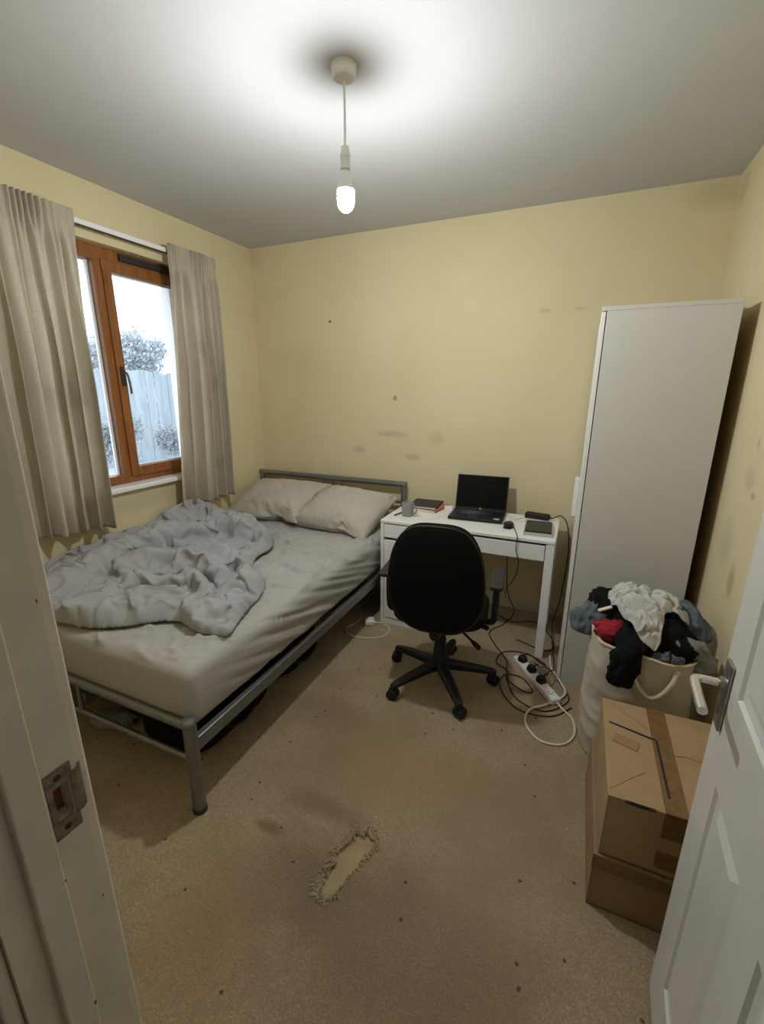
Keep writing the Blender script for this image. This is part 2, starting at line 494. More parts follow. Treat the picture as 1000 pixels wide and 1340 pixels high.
low = [b.verts.new((hc.x + (x - hc.x) * .97, hc.y + (y - hc.y) * .95, -.011)) for x, y in hole]
for i in range(len(inn)):
    j = (i + 1) % len(inn); b.faces.new((inn[i], inn[j], low[j], low[i]))
floor = smesh('floor', b, 'carpet', 'worn beige carpet with stains and a torn hole')
b = BM(); prism(b, [(hc.x + (x - hc.x) * 1.05, hc.y + (y - hc.y) * 1.1) for x, y in hole], -.02, -.010)
o = obj('carpet_backing', b, 'carpet_backing', floor); o['label'] = 'bare tan backing showing through the torn hole'
b = BM()
rf = random.Random(11)
for i, (x, y) in enumerate(hole):
    x2, y2 = hole[(i + 1) % len(hole)]
    upper = ((x - hc.x) * -math.sin(ang) + (y - hc.y) * math.cos(ang)) > 0
    for k in range(9 if upper else 6):
        t = rf.random(); px, py = x + (x2 - x) * t, y + (y2 - y) * t
        dx, dy = px - hc.x, py - hc.y; l = math.hypot(dx, dy); dx /= l; dy /= l
        a = rf.uniform(-1., 1.); ux, uy = dx * math.cos(a) - dy * math.sin(a), dx * math.sin(a) + dy * math.cos(a)
        s = rf.uniform(.008, .026) * (1.2 if upper else .8); dirn = 1 if rf.random() < .62 else -.7
        st = rf.uniform(-.004, .012)
        P0 = Vector((px + dx * st, py + dy * st, -.002))
        tube(b, [P0, P0 + Vector((ux * s * .5 * dirn, uy * s * .5 * dirn, rf.uniform(.004, .013))), P0 + Vector((ux * s * dirn, uy * s * dirn, rf.uniform(.001, .008)))], [.0022, .0018, .0007], 4)
o = obj('frayed_edge', b, 'carpet_fray', floor); o['kind'] = 'stuff'; o['label'] = 'frayed pale fibres around the torn hole'

b = BM(); box(b, 1.0, 3.6, -4.4, YF, -.05, 0); smesh('floor_hall', b, 'carpet')
b = BM(); box(b, -.3, 3.7, -4.5, .1, H, H + .1); smesh('ceiling', b, 'ceiling_paint')
b = BM(); box(b, -.3, 3.4, 0, .15, -.05, H); smesh('wall_back', b, 'wall_back_paint')
b = BM(); box(b, W, W + .12, YF, 0, -.05, H); smesh('wall_right', b, 'wall_right_paint')
# window opening in the left wall
WY0, WY1, WZ0, WZ1 = -1.80, -.62, .945, 2.29
b = BM()
for y0, y1, z0, z1 in ((YF, WY0, -.05, H), (WY1, 0, -.05, H), (WY0, WY1, -.05, WZ0), (WY0, WY1, WZ1, H)):
    box(b, -.28, 0, y0, y1, z0, z1)
smesh('wall_left', b, 'wall_left_paint')
b = BM()
box(b, -.28, XJ - .03, YH, YF, 0, H); box(b, XH + .03, W + .12, YH, YF, 0, H); box(b, XJ - .03, XH + .03, YH, YF, DTOP + .03, H)
smesh('wall_front', b, 'wall_front_paint')
b = BM(); box(b, .9, 1.0, -4.5, YH, 0, H); smesh('wall_hall_left', b, 'hall_paint')
b = BM(); box(b, 3.6, 3.7, -4.5, YH, 0, H); smesh('wall_hall_right', b, 'hall_paint')
b = BM(); box(b, .9, 3.7, -4.5, -4.4, 0, H); smesh('wall_hall_back', b, 'hall_paint')
def skirting(name, x0, x1, y0, y1):
    b = BM(); box(b, x0, x1, y0, y1, 0, .095, .004); smesh(name, b, 'skirting_paint')
skirting('baseboard_back', 0, W, -.016, 0)
skirting('baseboard_left', 0, .016, YF, -.016)
skirting('baseboard_right', W - .016, W, YF, -.016)
skirting('baseboard_front', .016, 1.86, YF, YF + .016)

# ------------------------------------------------------------------ door frame
fr = struct('trim_1', (XJ, YF, 0), 'cream painted door frame with a worn metal strike plate')
SZ = 1.03; SY = -2.832
b = BM()
box(b, XJ - .03, XJ, YH, YF, 0, SZ - .026); box(b, XJ - .03, XJ, YH, YF, SZ + .026, DTOP)
box(b, XJ - .03, XJ, YH, SY - .010, SZ - .026, SZ + .026); box(b, XJ - .03, XJ, SY + .009, YF, SZ - .026, SZ + .026)
o = obj('lining', b, 'frame_gloss', fr)
b = BM(); box(b, XH, XH + .03, YH, YF, 0, DTOP); obj('lining', b, 'frame_gloss', fr)
b = BM(); box(b, XJ - .03, XH + .03, YH, YF, DTOP, DTOP + .03); obj('head', b, 'frame_gloss', fr)
b = BM(); box(b, XJ, XJ + .012, -2.888, -2.853, 0, DTOP, .0025); obj('door_stop', b, 'frame_gloss', fr)
b = BM(); box(b, XH - .012, XH, -2.888, -2.853, 0, DTOP, .0025); obj('door_stop', b, 'frame_gloss', fr)
for y0, y1 in ((YF, YF + .018), (YH - .018, YH)):
    for x0, x1 in ((XJ - .075, XJ - .006), (XH + .006, XH + .075)):
        b = BM(); box(b, x0, x1, y0, y1, 0, DTOP + .07, .005, 3); obj('architrave', b, 'frame_gloss', fr)
    b = BM(); box(b, XJ - .006, XH + .006, y0, y1, DTOP + .006, DTOP + .07, .005, 3); obj('architrave', b, 'frame_gloss', fr)
b = BM()
box(b, XJ, XJ + .0015, SY - .016, SY - .009, SZ - .05, SZ + .05); box(b, XJ, XJ + .0015, SY + .008, SY + .016, SZ - .05, SZ + .05)
box(b, XJ, XJ + .0015, SY - .009, SY + .008, SZ + .025, SZ + .05); box(b, XJ, XJ + .0015, SY - .009, SY + .008, SZ - .05, SZ - .025)
tube_pts = [(XJ + .0008, SY + .012), (XJ + .0006, SY + .019), (XJ - .003, SY + .026), (XJ - .009, SY + .030)]
for (xa, ya), (xb_, yb) in zip(tube_pts, tube_pts[1:]):
    t = bmesh.new()
    v = [t.verts.new(c) for c in ((xa, ya, SZ - .030), (xb_, yb, SZ - .030), (xb_, yb, SZ + .034), (xa, ya, SZ + .034), (xa + .0015, ya + .001, SZ - .030), (xb_ + .0015, yb + .001, SZ - .030), (xb_ + .0015, yb + .001, SZ + .034), (xa + .0015, ya + .001, SZ + .034))]
    for f in ((0, 1, 2, 3), (4, 7, 6, 5), (0, 4, 5, 1), (3, 2, 6, 7), (0, 3, 7, 4), (1, 5, 6, 2)): t.faces.new([v[i] for i in f])
    merge(b, t)
sp = obj('strike_plate', b, 'tarnished_steel', fr); sp['label'] = 'tarnished metal strike plate with chipped paint'
for dz in (-.038, .038):
    b = BM(); lathe(b, [(.0042, 0), (.0042, .0012), (.002, .002)], 12, xf=Matrix.Translation((XJ + .0012, SY - .001, SZ + dz)) @ Matrix.Rotation(PI / 2, 4, 'Y')); obj('screw', b, 'notebook_dark', sp)
b = BM(); box(b, XJ - .028, XJ - .020, SY - .010, SY + .009, SZ - .026, SZ + .026); obj('mortice', b, 'window_wood', fr)
b = BM()
for z, s, y in ((.84, .0025, -2.812), (.70, .0035, -2.855), (.55, .0025, -2.811), (1.3, .002, -2.812), (.93, .002, -2.854)):
    lathe(b, [(s, 0), (s * .7, .0006)], 7, xf=Matrix.Translation((XJ + (.012 if y < -2.84 else 0.), y, z)) @ Matrix.Diagonal((1, .5, 1.4, 1)) @ Matrix.Rotation(PI / 2, 4, 'Y'))
obj('paint_chips', b, 'window_wood', fr)

# ------------------------------------------------------------------ door leaf
LW, LH, LT = .765, 1.985, .035
dd = Vector((-.06, -.998, 0)).normalized()      # from leading edge to hinge
DM = Matrix.Translation((2.8113, -2.043, .008)) @ Matrix(((dd.x, -dd.y, 0, 0), (dd.y, dd.x, 0, 0), (0, 0, 1, 0), (0, 0, 0, 1)))
# local: x = distance from the leading edge, y = into the leaf (away from the visible face), z = up
hinge = DM @ Vector((LW, 0, 0))
dr = struct('door_1', (hinge.x, hinge.y, 0), 'white panelled door standing open')
PX = [(.112, .322), (.428, .640)]; PZ = [(.165, .765), (.965, 1.52), (1.62, 1.86)]
def leaf_face(bm, y, sgn):
    xs = [0, PX[0][0], PX[0][1], PX[1][0], PX[1][1], LW]; zs = [0] + [z for p in PZ for z in p] + [LH]
    for i in range(5):
        for j in range(7):
            x0, x1, z0, z1 = xs[i], xs[i + 1], zs[j], zs[j + 1]
            if i in (1, 3) and j in (1, 3, 5):
                loops = []
                for ins, dep in ((0, 0), (.006, .006), (.020, .0085), (.026, .0085), (.046, .002)):
                    loops.append([bm.verts.new(DM @ Vector((a, y + sgn * dep, c))) for a, c in ((x0 + ins, z0 + ins), (x1 - ins, z0 + ins), (x1 - ins, z1 - ins), (x0 + ins, z1 - ins))])
                for A, B in zip(loops, loops[1:]):
                    for k in range(4): bm.faces.new((A[k], A[(k + 1) % 4], B[(k + 1) % 4], B[k]))
                bm.faces.new(loops[-1])
            else:
                bm.faces.new([bm.verts.new(DM @ Vector((a, y, c))) for a, c in ((x0, z0), (x1, z0), (x1, z1), (x0, z1))])
b = BM(); leaf_face(b, 0, 1); leaf_face(b, LT, -1)
for q in (((0, 0, 0), (0, LT, 0), (0, LT, LH), (0, 0, LH)), ((LW, 0, 0), (LW, LT, 0), (LW, LT, LH), (LW, 0, LH)), ((0, 0, 0), (LW, 0, 0), (LW, LT, 0), (0, LT, 0)), ((0, 0, LH), (LW, 0, LH), (LW, LT, LH), (0, LT, LH))):
    b.faces.new([b.verts.new(DM @ Vector(c)) for c in q])
bmesh.ops.remove_doubles(b, verts=list(b.verts), dist=1e-5)
obj('leaf', b, 'white_gloss', dr)
for side in (-1, 1):
    S = Matrix.Identity(4) if side < 0 else Matrix.Translation((0, LT, 0)) @ Matrix.Diagonal((1, -1, 1, 1))
    X = DM @ S
    b = BM(); box(b, .025, .066, -.008, 0, .855, 1.005, .003, 2, X)
    pl = obj('handle_plate', b, 'brushed_steel', dr, True); pl['label'] = 'brushed steel lever handle plate'
    b = BM(); pts = catmull([(.045, -.004, .955), (.045, -.040, .955), (.050, -.054, .956), (.064, -.060, .956), (.100, -.060, .955), (.155, -.058, .951)], 6)
    tube(b, [X @ p for p in pts], [.008] * 12 + [.0092] * (len(pts) - 12), 12)
    lv = obj('handle_lever', b, 'pale_steel', dr, True)
    b = BM(); lathe(b, [(.014, 0), (.013, .008), (.009, .010)], 16, xf=X @ Matrix.Translation((.045, -.008, .955)) @ Matrix.Rotation(PI / 2, 4, 'X')); obj('handle_boss', b, 'brushed_steel', lv, True)
    b = BM(); box(b, .042, .049, -.0085, -.0075, .885, .905, 0, 1, X); obj('keyhole', b, 'notebook_dark', pl)
b = BM(); box(b, -.001, .001, .006, LT - .006, .85, 1.03, 0, 1, DM); obj('latch_plate', b, 'brushed_steel', dr)
for z in (.2, 1.0, 1.78):
    b = BM(); tube(b, [DM @ Vector((LW, .0, z)), DM @ Vector((LW, .0, z + .09))], .006, 10); obj('hinge', b, 'brushed_steel', dr)

# ------------------------------------------------------------------ window
win = struct('window_1', (-.1, -1.21, WZ0), 'brown wooden window with one fixed and one opening light')
FX0, FX1 = -.135, -.06
b = BM()
box(b, FX0, FX1, WY0, WY1, WZ1 - .075, WZ1 - .0, .003); box(b, FX0, FX1, WY0, WY1, WZ0 + .02, WZ0 + .075, .003)
box(b, FX0, FX1, WY0, WY0 + .05, WZ0 + .075, WZ1 - .075); box(b, FX0, FX1, WY1 - .05, WY1, WZ0 + .075, WZ1 - .075)
obj('window_frame', b, 'window_wood', win)
b = BM(); box(b, FX0, FX1, -1.262, -1.205, WZ0 + .075, WZ1 - .075); obj('mullion', b, 'window_wood', win)
# opening casement on the right, proud of the frame
CY0, CY1, CZ0, CZ1 = -1.215, WY1 - .03, WZ0 + .06, WZ1 - .062
b = BM(); cx0, cx1 = -.125, -.046
box(b, cx0, cx1, CY0, CY1, CZ1 - .058, CZ1, .004); box(b, cx0, cx1, CY0, CY1, CZ0, CZ0 + .058, .004)
box(b, cx0, cx1, CY0, CY0 + .052, CZ0 + .058, CZ1 - .058); box(b, cx0, cx1, CY1 - .052, CY1, CZ0 + .058, CZ1 - .058)
cs = obj('casement', b, 'window_wood', win)
b = BM()
y0, y1, z0, z1 = CY0 + .052, CY1 - .052, CZ0 + .058, CZ1 - .058
for q in ((y0, y0 + .006, z0, z1), (y1 - .006, y1, z0, z1), (y0, y1, z0, z0 + .006), (y0, y1, z1 - .006, z1)):
    box(b, -.10, -.085, *q)
obj('glazing_seal', b, 'plastic_white', cs)
b = BM(); box(b, -.098, -.092, y0, y1, z0, z1); obj('pane', b, 'window_glass', win)
b = BM(); box(b, -.108, -.102, WY0 + .05, -1.262, WZ0 + .075, WZ1 - .075); obj('pane', b, 'window_glass', win)
b = BM(); box(b, -.118, -.098, -1.272, -1.262, WZ0 + .075, WZ1 - .075); obj('glazing_seal', b, 'plastic_white', win)
b = BM(); box(b, -.06, -.040, -1.10, -.68, WZ1 - .050, WZ1 - .012, .005); o = obj('trickle_vent', b, 'notebook_dark', win); o['label'] = 'dark trickle vent along the window head'
b = BM(); box(b, -.05, -.038, -1.198, -1.176, 1.55, 1.66, .003)
hd = obj('casement_handle', b, 'notebook_dark', win); hd['label'] = 'dark metal casement handle'
b = BM(); tube(b, catmull([(-.042, -1.187, 1.625), (-.020, -1.184, 1.625), (-.012, -1.178, 1.610), (-.012, -1.170, 1.55), (-.016, -1.166, 1.505)], 6), .0065, 8); obj('lever', b, 'tarnished_steel', hd, True)
b = BM(); box(b, -.14, .040, WY0 - .04, WY1 + .04, WZ0 - .008, WZ0 + .022, .007, 3); obj('window_sill', b, 'sill_white', win)
b = BM(); box(b, -.285, FX0, WY1 - .008, WY1, WZ0 + .012, WZ1); obj('outer_reveal', b, 'sill_white', win)
b = BM(); box(b, -.285, FX0, WY0, WY0 + .008, WZ0 + .012, WZ1); obj('outer_reveal', b, 'sill_white', win)
b = BM(); box(b, -.285, FX0, WY0 + .008, WY1 - .008, WZ1 - .008, WZ1); obj('outer_reveal', b, 'sill_white', win)
b = BM(); box(b, -.36, -.12, WY0, WY1, WZ0 - .02, WZ0 + .012, .004); obj('outer_sill', b, 'sill_white', win)

# ------------------------------------------------------------------ outdoors
b = BM(); box(b, -60, -.4, -25, 60, -.75, -.55); smesh('ground_outside', b, 'snow_ground')
fe = thing('garden_fence', 'frosted upright board fence beyond the window', 'fence', (-9, 6, -.55))
rf = random.Random(5)
bw = .15
bb = BM(); box(bb, -.012, .012, -.0745, .0745, 0, 2.55, .004, 1)
bo = obj('board', bb, 'frost_fence', fe, world=False)
k = 0
for i in range(62):
    y = 2.2 + i * bw
    q = bo if i == 0 else bo.copy()
    if i: COL.objects.link(q); q.parent = fe
    q.location = (rf.uniform(-.012, .012), y - 6, rf.uniform(-.03, .02)); q.scale = (1, 1, rf.uniform(.98, 1.02))
for z in (.35, 1.3, 2.2):
    b = BM(); box(b, -9.06, -9.013, 2.1, 11.5, -.55 + z, -.55 + z + .09, .005); obj('rail', b, 'frost_fence', fe)
def tree(name, label, cat, x, y, h, spread, seed, leafm, nleaf, ls=.09, group=None, trunk=.10):
    r = random.Random(seed); base = -.55
    t = thing(name, label, cat, (x, y, base), 0, group)
    b = BM(); tips = []
    def branch(p, d, l, rad, depth):
        pts = [p]; q = p.copy(); dv = d.copy()
        for _ in range(4):
            dv = (dv + Vector((r.uniform(-.25, .25), r.uniform(-.25, .25), r.uniform(-.05, .2)))).normalized()
            q = q + dv * l / 4; pts.append(q.copy())
        tube(b, pts, [rad * (1 - .15 * i) for i in range(5)], 5)
        if depth >= 2: tips.extend(pts[1:])
        if depth < 4:
            for _ in range(3 if depth else 6):
                i = r.randint(2, 4); a = r.uniform(0, 2 * PI); up = r.uniform(.15, .9)
                branch(pts[i], (dv * .5 + Vector((math.cos(a) * spread, math.sin(a) * spread, up))).normalized(), l * r.uniform(.5, .68), rad * .5, depth + 1)
    branch(Vector((x, y, base)), Vector((0, 0, 1)), h * .5, trunk, 0)
    obj('branches', b, 'hazy_frost_twig', t)
    b = BM()
    for _ in range(nleaf):
        p = r.choice(tips) + Vector((r.gauss(0, .12), r.gauss(0, .12), r.gauss(0, .12)))
        n_ = Vector((r.gauss(0, 1), r.gauss(0, 1), r.gauss(0, 1))).normalized(); u = n_.orthogonal().normalized(); w = n_.cross(u); s = r.uniform(.5, 1.2) * ls
        v = [b.verts.new(p + u * s), b.verts.new(p + w * s * .45 + n_ * s * .15), b.verts.new(p - u * s * .9), b.verts.new(p - w * s * .45 + n_ * s * .15)]
        b.faces.new(v)
    o = obj('foliage', b, leafm, t); o['kind'] = 'stuff'
    return t
G = 'frosted trees beyond the garden fence'
tree('frosted_tree', 'tall frosted tree with the highest crown behind the fence', 'tree', -13.5, 9.6, 4.5, .75, 1, 'hazy_frost_leaf', 11000, .085, G)
tree('frosted_tree', 'lower frosted tree beside the right curtain edge', 'tree', -12.5, 10.9, 3.5, .85, 2, 'hazy_frost_leaf', 9000, .085, G)
tree('frosted_tree', 'frosted tree seen through the narrow left light', 'tree', -13.0, 7.0, 4.0, .85, 4, 'hazy_frost_leaf', 9000, .085, G)
tree('garden_shrub', 'grey frosted shrub in front of the fence in the left light', 'shrub', -6.8, 3.5, 1.5, .9, 8, 'shrub_leaf', 3600, .05, None, .03)
tree('garden_shrub', 'grey frosted shrub low in the opening light', 'shrub', -7.6, 5.6, 1.1, 1.0, 9, 'shrub_leaf', 2600, .05, None, .03)

# ------------------------------------------------------------------ curtains
t = thing('curtain_rail', 'white curtain track above the window', 'curtain rail', (.05, -1.2, 2.33))
b = BM(); box(b, .040, .060, -1.96, -.46, 2.332, 2.358, .004); obj('track', b, 'sill_white', t)
b = BM(); box(b, .044, .056, -1.95, -.47, 2.326, 2.332); obj('dark_strip', b, 'notebook_dark', t)  # dark strip along the underside of the track
for y in (-1.9, -1.2, -.5):
    b = BM(); box(b, 0, .045, y - .012, y + .012, 2.335, 2.352, .002); obj('bracket', b, 'sill_white', t)
def curtain(label, yt0, yt1, yb0, yb1, zb0, zb1, nf, seed):
    r = random.Random(seed); ztop = 2.378
    ph = [r.uniform(0, 6.28) for _ in range(6)]
    def fn(s, t):
        yy = (yt0 + (yt1 - yt0) * s) * (1 - t) + (yb0 + (yb1 - yb0) * s) * t
        zb = zb0 + (zb1 - zb0) * s
        zz = ztop + (zb - ztop) * t
        head = 1 - sstep(.045, .13, t)
        big = math.sin(2 * PI * nf * s + ph[0] + .9 * math.sin(2 * PI * s * 1.3 + ph[1]) + .5 * t)
        med = math.sin(2 * PI * nf * 2.1 * s + ph[2] + 1.1 * math.sin(2 * PI * s + ph[3]) + .4 * t)
        pl = math.sin(2 * PI * nf * 3.1 * s + ph[4] + 1.6 * math.sin(2 * PI * s * 2.3 + ph[1]))
        loose = sstep(.06, .6, t)
        x = .098 + .010 * loose + head * (.015 * pl * (.6 + .5 * math.sin(9 * s + ph[5])) - .004) + (1 - head) * ((.013 + .029 * loose) * big + (.014 + .001 * loose) * med + .006 * pl * (1 - loose))
        x += .006 * N.noise(Vector((s * 5, t * 4, seed)))
        yy += (1 - head) * .016 * math.cos(2 * PI * nf * s + ph[0] + .5 * t) * loose
        zz += .010 * N.noise(Vector((s * 4, seed, 0))) * t
        return (max(x, .066 if t < .1 else .052), yy, zz)
    b = BM(); grid(b, fn, 190, 90)
    root = thing('curtain', label, 'curtain', (.09, (yb0 + yb1) / 2, min(zb0, zb1)), 0, 'linen curtains at the window')
    o = obj('curtain_panel', b, 'curtain_linen', root, True, angle=None)
    m = o.modifiers.new('thickness', 'SOLIDIFY'); m.thickness = .0025; m.offset = 0
    def hd(s, t):
        x, y, z = fn(s, t * .04); return (x + .0028, y, z)
    b = BM(); grid(b, hd, 190, 4); ho = obj('heading_tape', b, 'curtain_linen', root, True, angle=None)
    def hem(s, t):
        x, y, z = fn(s, .955 + t * .045); return (x + .0024, y, z)
    b = BM(); grid(b, hem, 190, 3); ho = obj('hem', b, 'curtain_linen', root, True, angle=None)
curtain('wider beige linen curtain hanging beside the door frame', -1.90, -1.430, -1.925, -1.465, .825, .772, 5.6, 1)
curtain('narrower beige linen curtain hanging nearest the room corner', -.865, -.492, -.985, -.505, .778, .765, 5.2, 12)

# ------------------------------------------------------------------ pendant lamp
LX, LY = 1.625, -1.472
t = thing('pendant_lamp', 'bare bulb hanging from a white ceiling rose on a short cord', 'lamp', (LX, LY, H))
b = BM(); lathe(b, [(.016, -.038), (.032, -.037), (.0385, -.031), (.040, -.022), (.040, -.010), (.043, -.008), (.043, 0)], 40, (LX, LY, H)); obj('ceiling_rose', b, 'plastic_white', t, True)
b = BM(); tube(b, [(LX, LY, H - .036), (LX + .001, LY, 2.44), (LX, LY, 2.325)], .0042, 10); obj('cord', b, 'plastic_white', t, True)
b = BM(); lathe(b, [(.006, .052), (.013, .050), (.016, .036), (.0165, .026), (.0185, .025), (.0185, .018), (.0165, .017), (.0165, -.010), (.018, -.011), (.018, -.018), (.014, -.019)][::-1], 28, (LX, LY, 2.292)); obj('lamp_holder', b, 'plastic_white', t, True)
bl_prof = [(.002, -.130), (.012, -.128), (.021, -.121), (.0275, -.110), (.0300, -.096), (.0302, -.084), (.0295, -.072), (.0285, -.064)]
b = BM(); lathe(b, bl_prof, 18, (LX, LY, 2.274)); obj('bulb', b, 'bulb_light', t, True)
b = BM(); lathe(b, [(.0282, -.064), (.0306, -.062), (.0295, -.054), (.0215, -.026), (.0160, -.010), (.0135, .0)], 24, (LX, LY, 2.274)); obj('bulb_neck', b, 'plastic_white', t, True)

# ------------------------------------------------------------------ bed
BX0, BX1, BYH, BYF = .030, 1.323, -.066, -2.151
t = thing('bed_frame', 'grey tubular metal double bed frame under the window', 'bed frame', ((BX0 + BX1) / 2, (BYH + BYF) / 2, 0))
def rail(name, a, c, r, par=t, n=14):
    b = BM(); tube(b, [a, c], r, n); return obj(name, b, 'grey_steel', par, True)
HH = .868
for x in (BX0, BX1):
    b = BM(); tube(b, [(x, BYH, .0), (x, BYH, HH - .020)], .021, 16); p = obj('head_post', b, 'grey_steel', t, True)
b = BM(); tube(b, [(BX0 - .022, BYH, HH - .012), (BX1 + .022, BYH, HH - .012)], .021, 16); obj('head_rail', b, 'grey_steel', t, True)
rail('head_lower_rail', (BX0, BYH, .72), (BX1, BYH, .72), .012)
rail('head_lower_rail', (BX0, BYH, .45), (BX1, BYH, .45), .012)
for x in (.636, .722, .80): rail('head_bar', (x, BYH, .45), (x, BYH, HH - .02), .008)
for x in (BX0, BX1):
    b = BM(); tube(b, [(x, BYF, .018), (x, BYF, .385)], .024, 18); p = obj('leg', b, 'grey_steel', t, True)
    b = BM(); lathe(b, [(.024, 0), (.0265, .004), (.0265, .014), (.022, .021), (.010, .024)], 18, (x, BYF, .384)); obj('cap', b, 'grey_steel', p, True)
    b = BM(); lathe(b, [(.026, 0), (.026, .018), (.023, .022)], 18, (x, BYF, 0)); obj('foot', b, 'grey_rubber', p, True)
rail('foot_rail', (BX0, BYF, .376), (BX1, BYF, .376), .018)
rail('foot_lower_rail', (BX0, BYF, .232), (BX1, BYF, .232), .012)
for x in (.62, .70): rail('foot_bar', (x, BYF, .232), (x, BYF, .376), .009)
for x in (BX0, BX1):
    s = 1 if x > 1 else -1
    b = BM(); box(b, x - .014, x + .014, BYF + .02, BYH - .02, .262, .318, .004); obj('side_rail', b, 'grey_steel', t)
b = BM(); box(b, .66, .70, BYF + .02, BYH - .02, .245, .300, .004); obj('centre_rail', b, 'grey_steel', t)
sl = BM(); box(sl, -.59, .59, -.035, .035, 0, .014, .003, 1)
s0 = obj('slat', sl, 'notebook_dark', t, world=False)  # slats coloured dark to give the shade in the gap below the mattress
for i in range(13):
    q = s0 if i == 0 else s0.copy()
    if i: COL.objects.link(q); q.parent = t
    q.location = Vector(((BX0 + BX1) / 2, BYF + .12 + i * .155, .318)) - ROOT[t.name]

# mattress in a fitted sheet
MX0, MX1, MY0, MY1, MZ0, MZ1 = .046, 1.312, -2.128, -.095, .332, .575
def mattress():
    b = BM()
    SX, SY = 66, 104; IN = .035
    sb = BM()
    def sheet(u, v):
        x, y = MX0 + IN + (MX1 - MX0 - 2 * IN) * u, MY0 + IN + (MY1 - MY0 - 2 * IN) * v
        k = math.exp(-(((x - 1.02) / .3) ** 2 + ((y + 1.05) / .5) ** 2))
        return (x, y, .004 + (.004 + .012 * k) * (billow(Vector((x * 6 + y * 3.2, y * 3.4 - x * 3.0, 1.7)), 2)))
    grid(sb, sheet, SX, SY); sb.verts.index_update()
    rim = [v.index for v in sb.verts if v.is_boundary]
    cb = BM(); box(cb, -.2, 1.6, -2.4, .2, -.05, 0)
    sl = [min(1., .30 + .9 * math.exp(-(((v.co.x - 1.05) / .30) ** 2 + ((v.co.y + 1.15) / .60) ** 2)) + .4 * math.exp(-(((v.co.y + 2.05) / .15) ** 2))) for v in sb.verts]
    SP = sim_cloth(sb, cb, (-.02, -.22), 30, bend=.008, tens=12., mass=.2, pinned=rim, thick=.003, friction=5., slack=sl)
    sb.free(); cb.free()
    rc = random.Random(21); CR = []
    for cx, cy, sx, sy, n, a0, da, hh in ((1.00, -1.02, .20, .26, 34, 1.1, .9, .011), (1.12, -1.45, .14, .25, 14, 1.35, .4, .008), (.85, -.80, .22, .12, 12, .3, .8, .008),
                                          (.80, -2.02, .30, .07, 12, .25, .5, .007), (1.18, -.85, .08, .20, 8, 1.5, .3, .008)):
        for _ in range(n):
            a = a0 + rc.gauss(0, da)
            CR.append((cx + rc.gauss(0, sx), cy + rc.gauss(0, sy), math.cos(a), math.sin(a), rc.uniform(.05, .17), rc.uniform(.008, .015), hh * rc.uniform(1.0, 2.5), rc.uniform(-3, 3)))
    def crease(x, y):
        z = 0.
        for cx, cy, ca, sa, L, w, h, k in CR:
            dx, dy = x - cx, y - cy; t_ = dx * ca + dy * sa
            if abs(t_) > L: continue
            d = -dx * sa + dy * ca - k * t_ * t_
            if abs(d) > 3 * w: continue
            z += h * math.exp(-(d / w) ** 2) * (1 - (t_ / L) ** 2) ** 1.5
        return min(z, .030)
    def sheet_z(x, y):
        u = (x - MX0 - IN) / (MX1 - MX0 - 2 * IN) * SX; v = (y - MY0 - IN) / (MY1 - MY0 - 2 * IN) * SY
        if u < 0 or v < 0 or u > SX or v > SY: return .003
        i, j = min(int(u), SX - 1), min(int(v), SY - 1); a, c = u - i, v - j
        Z = lambda i, j: SP[j * (SX + 1) + i].z
        return (Z(i, j) * (1 - a) + Z(i + 1, j) * a) * (1 - c) + (Z(i, j + 1) * (1 - a) + Z(i + 1, j + 1) * a) * c
    nx, ny, nz = 150, 236, 22
    R = .040
    seen = {}
    def vert(i, j, k):
        key = (i, j, k)
        if key in seen: return seen[key]
        p = Vector((MX0 + (MX1 - MX0) * i / nx, MY0 + (MY1 - MY0) * j / ny, MZ0 + (MZ1 - MZ0) * k / nz))
        q = Vector((min(max(p.x, MX0 + R), MX1 - R), min(max(p.y, MY0 + R), MY1 - R), min(max(p.z, MZ0 + R), MZ1 - R)))
        d = p - q
        if d.length > 1e-6: n_ = d.normalized(); p = q + n_ * R
        else: n_ = Vector((0, 0, 1))
        top = max(0, n_.z); side = 1 - abs(n_.z)
        w = Vector((p.x * 3.2, p.y * 3.2, 0)); wv = Vector((N.noise(w), N.noise(w + Vector((5, 2, 1))), 0)) * .35
        amp = .0075 + .020 * math.exp(-(((p.x - 1.02) / .26) ** 2 + ((p.y + 1.05) / .50) ** 2))
        amp += .006 * math.exp(-(((p.x - .9) / .4) ** 2 + ((p.y + 2.0) / .12) ** 2))
        dz = ((sheet_z(p.x, p.y) - .003) * 1.25 + (crease(p.x, p.y) if top > .6 else 0.)) * top
        dz *= 1 - .75 * sstep(.95, .75, p.x) * sstep(-.82, -1.0, p.y) * sstep(-2.08, -1.98, p.y)
        # stretched folds along the long side
        fold = ridged(Vector((p.y * 1.15 + p.z * 1.2, p.z * 17 + p.y * 4.0, 4.2)), 2)
        sd = side * (.024 * (billow(Vector((p.y * 1.3 + p.z * 2.2, p.z * 15 + p.y * 4.6, 4.2)), 2) - .3) * sstep(-2.10, -1.6, p.y) + .003 * N.noise(p * 6))
        hang = side * .010 * math.sin(PI * (p.z - MZ0) / (MZ1 - MZ0))
        sag = -.014 * top * math.exp(-(((p.x - .68) / .45) ** 2 + ((p.y + 1.1) / .7) ** 2))
        p = p + n_ * (sd + hang) + Vector((0, 0, dz + sag))
        seen[key] = b.verts.new(p); return seen[key]
    for i in range(nx):
        for j in range(ny):
            b.faces.new((vert(i, j, nz), vert(i + 1, j, nz), vert(i + 1, j + 1, nz), vert(i, j + 1, nz)))
            b.faces.new((vert(i, j, 0), vert(i, j + 1, 0), vert(i + 1, j + 1, 0), vert(i + 1, j, 0)))
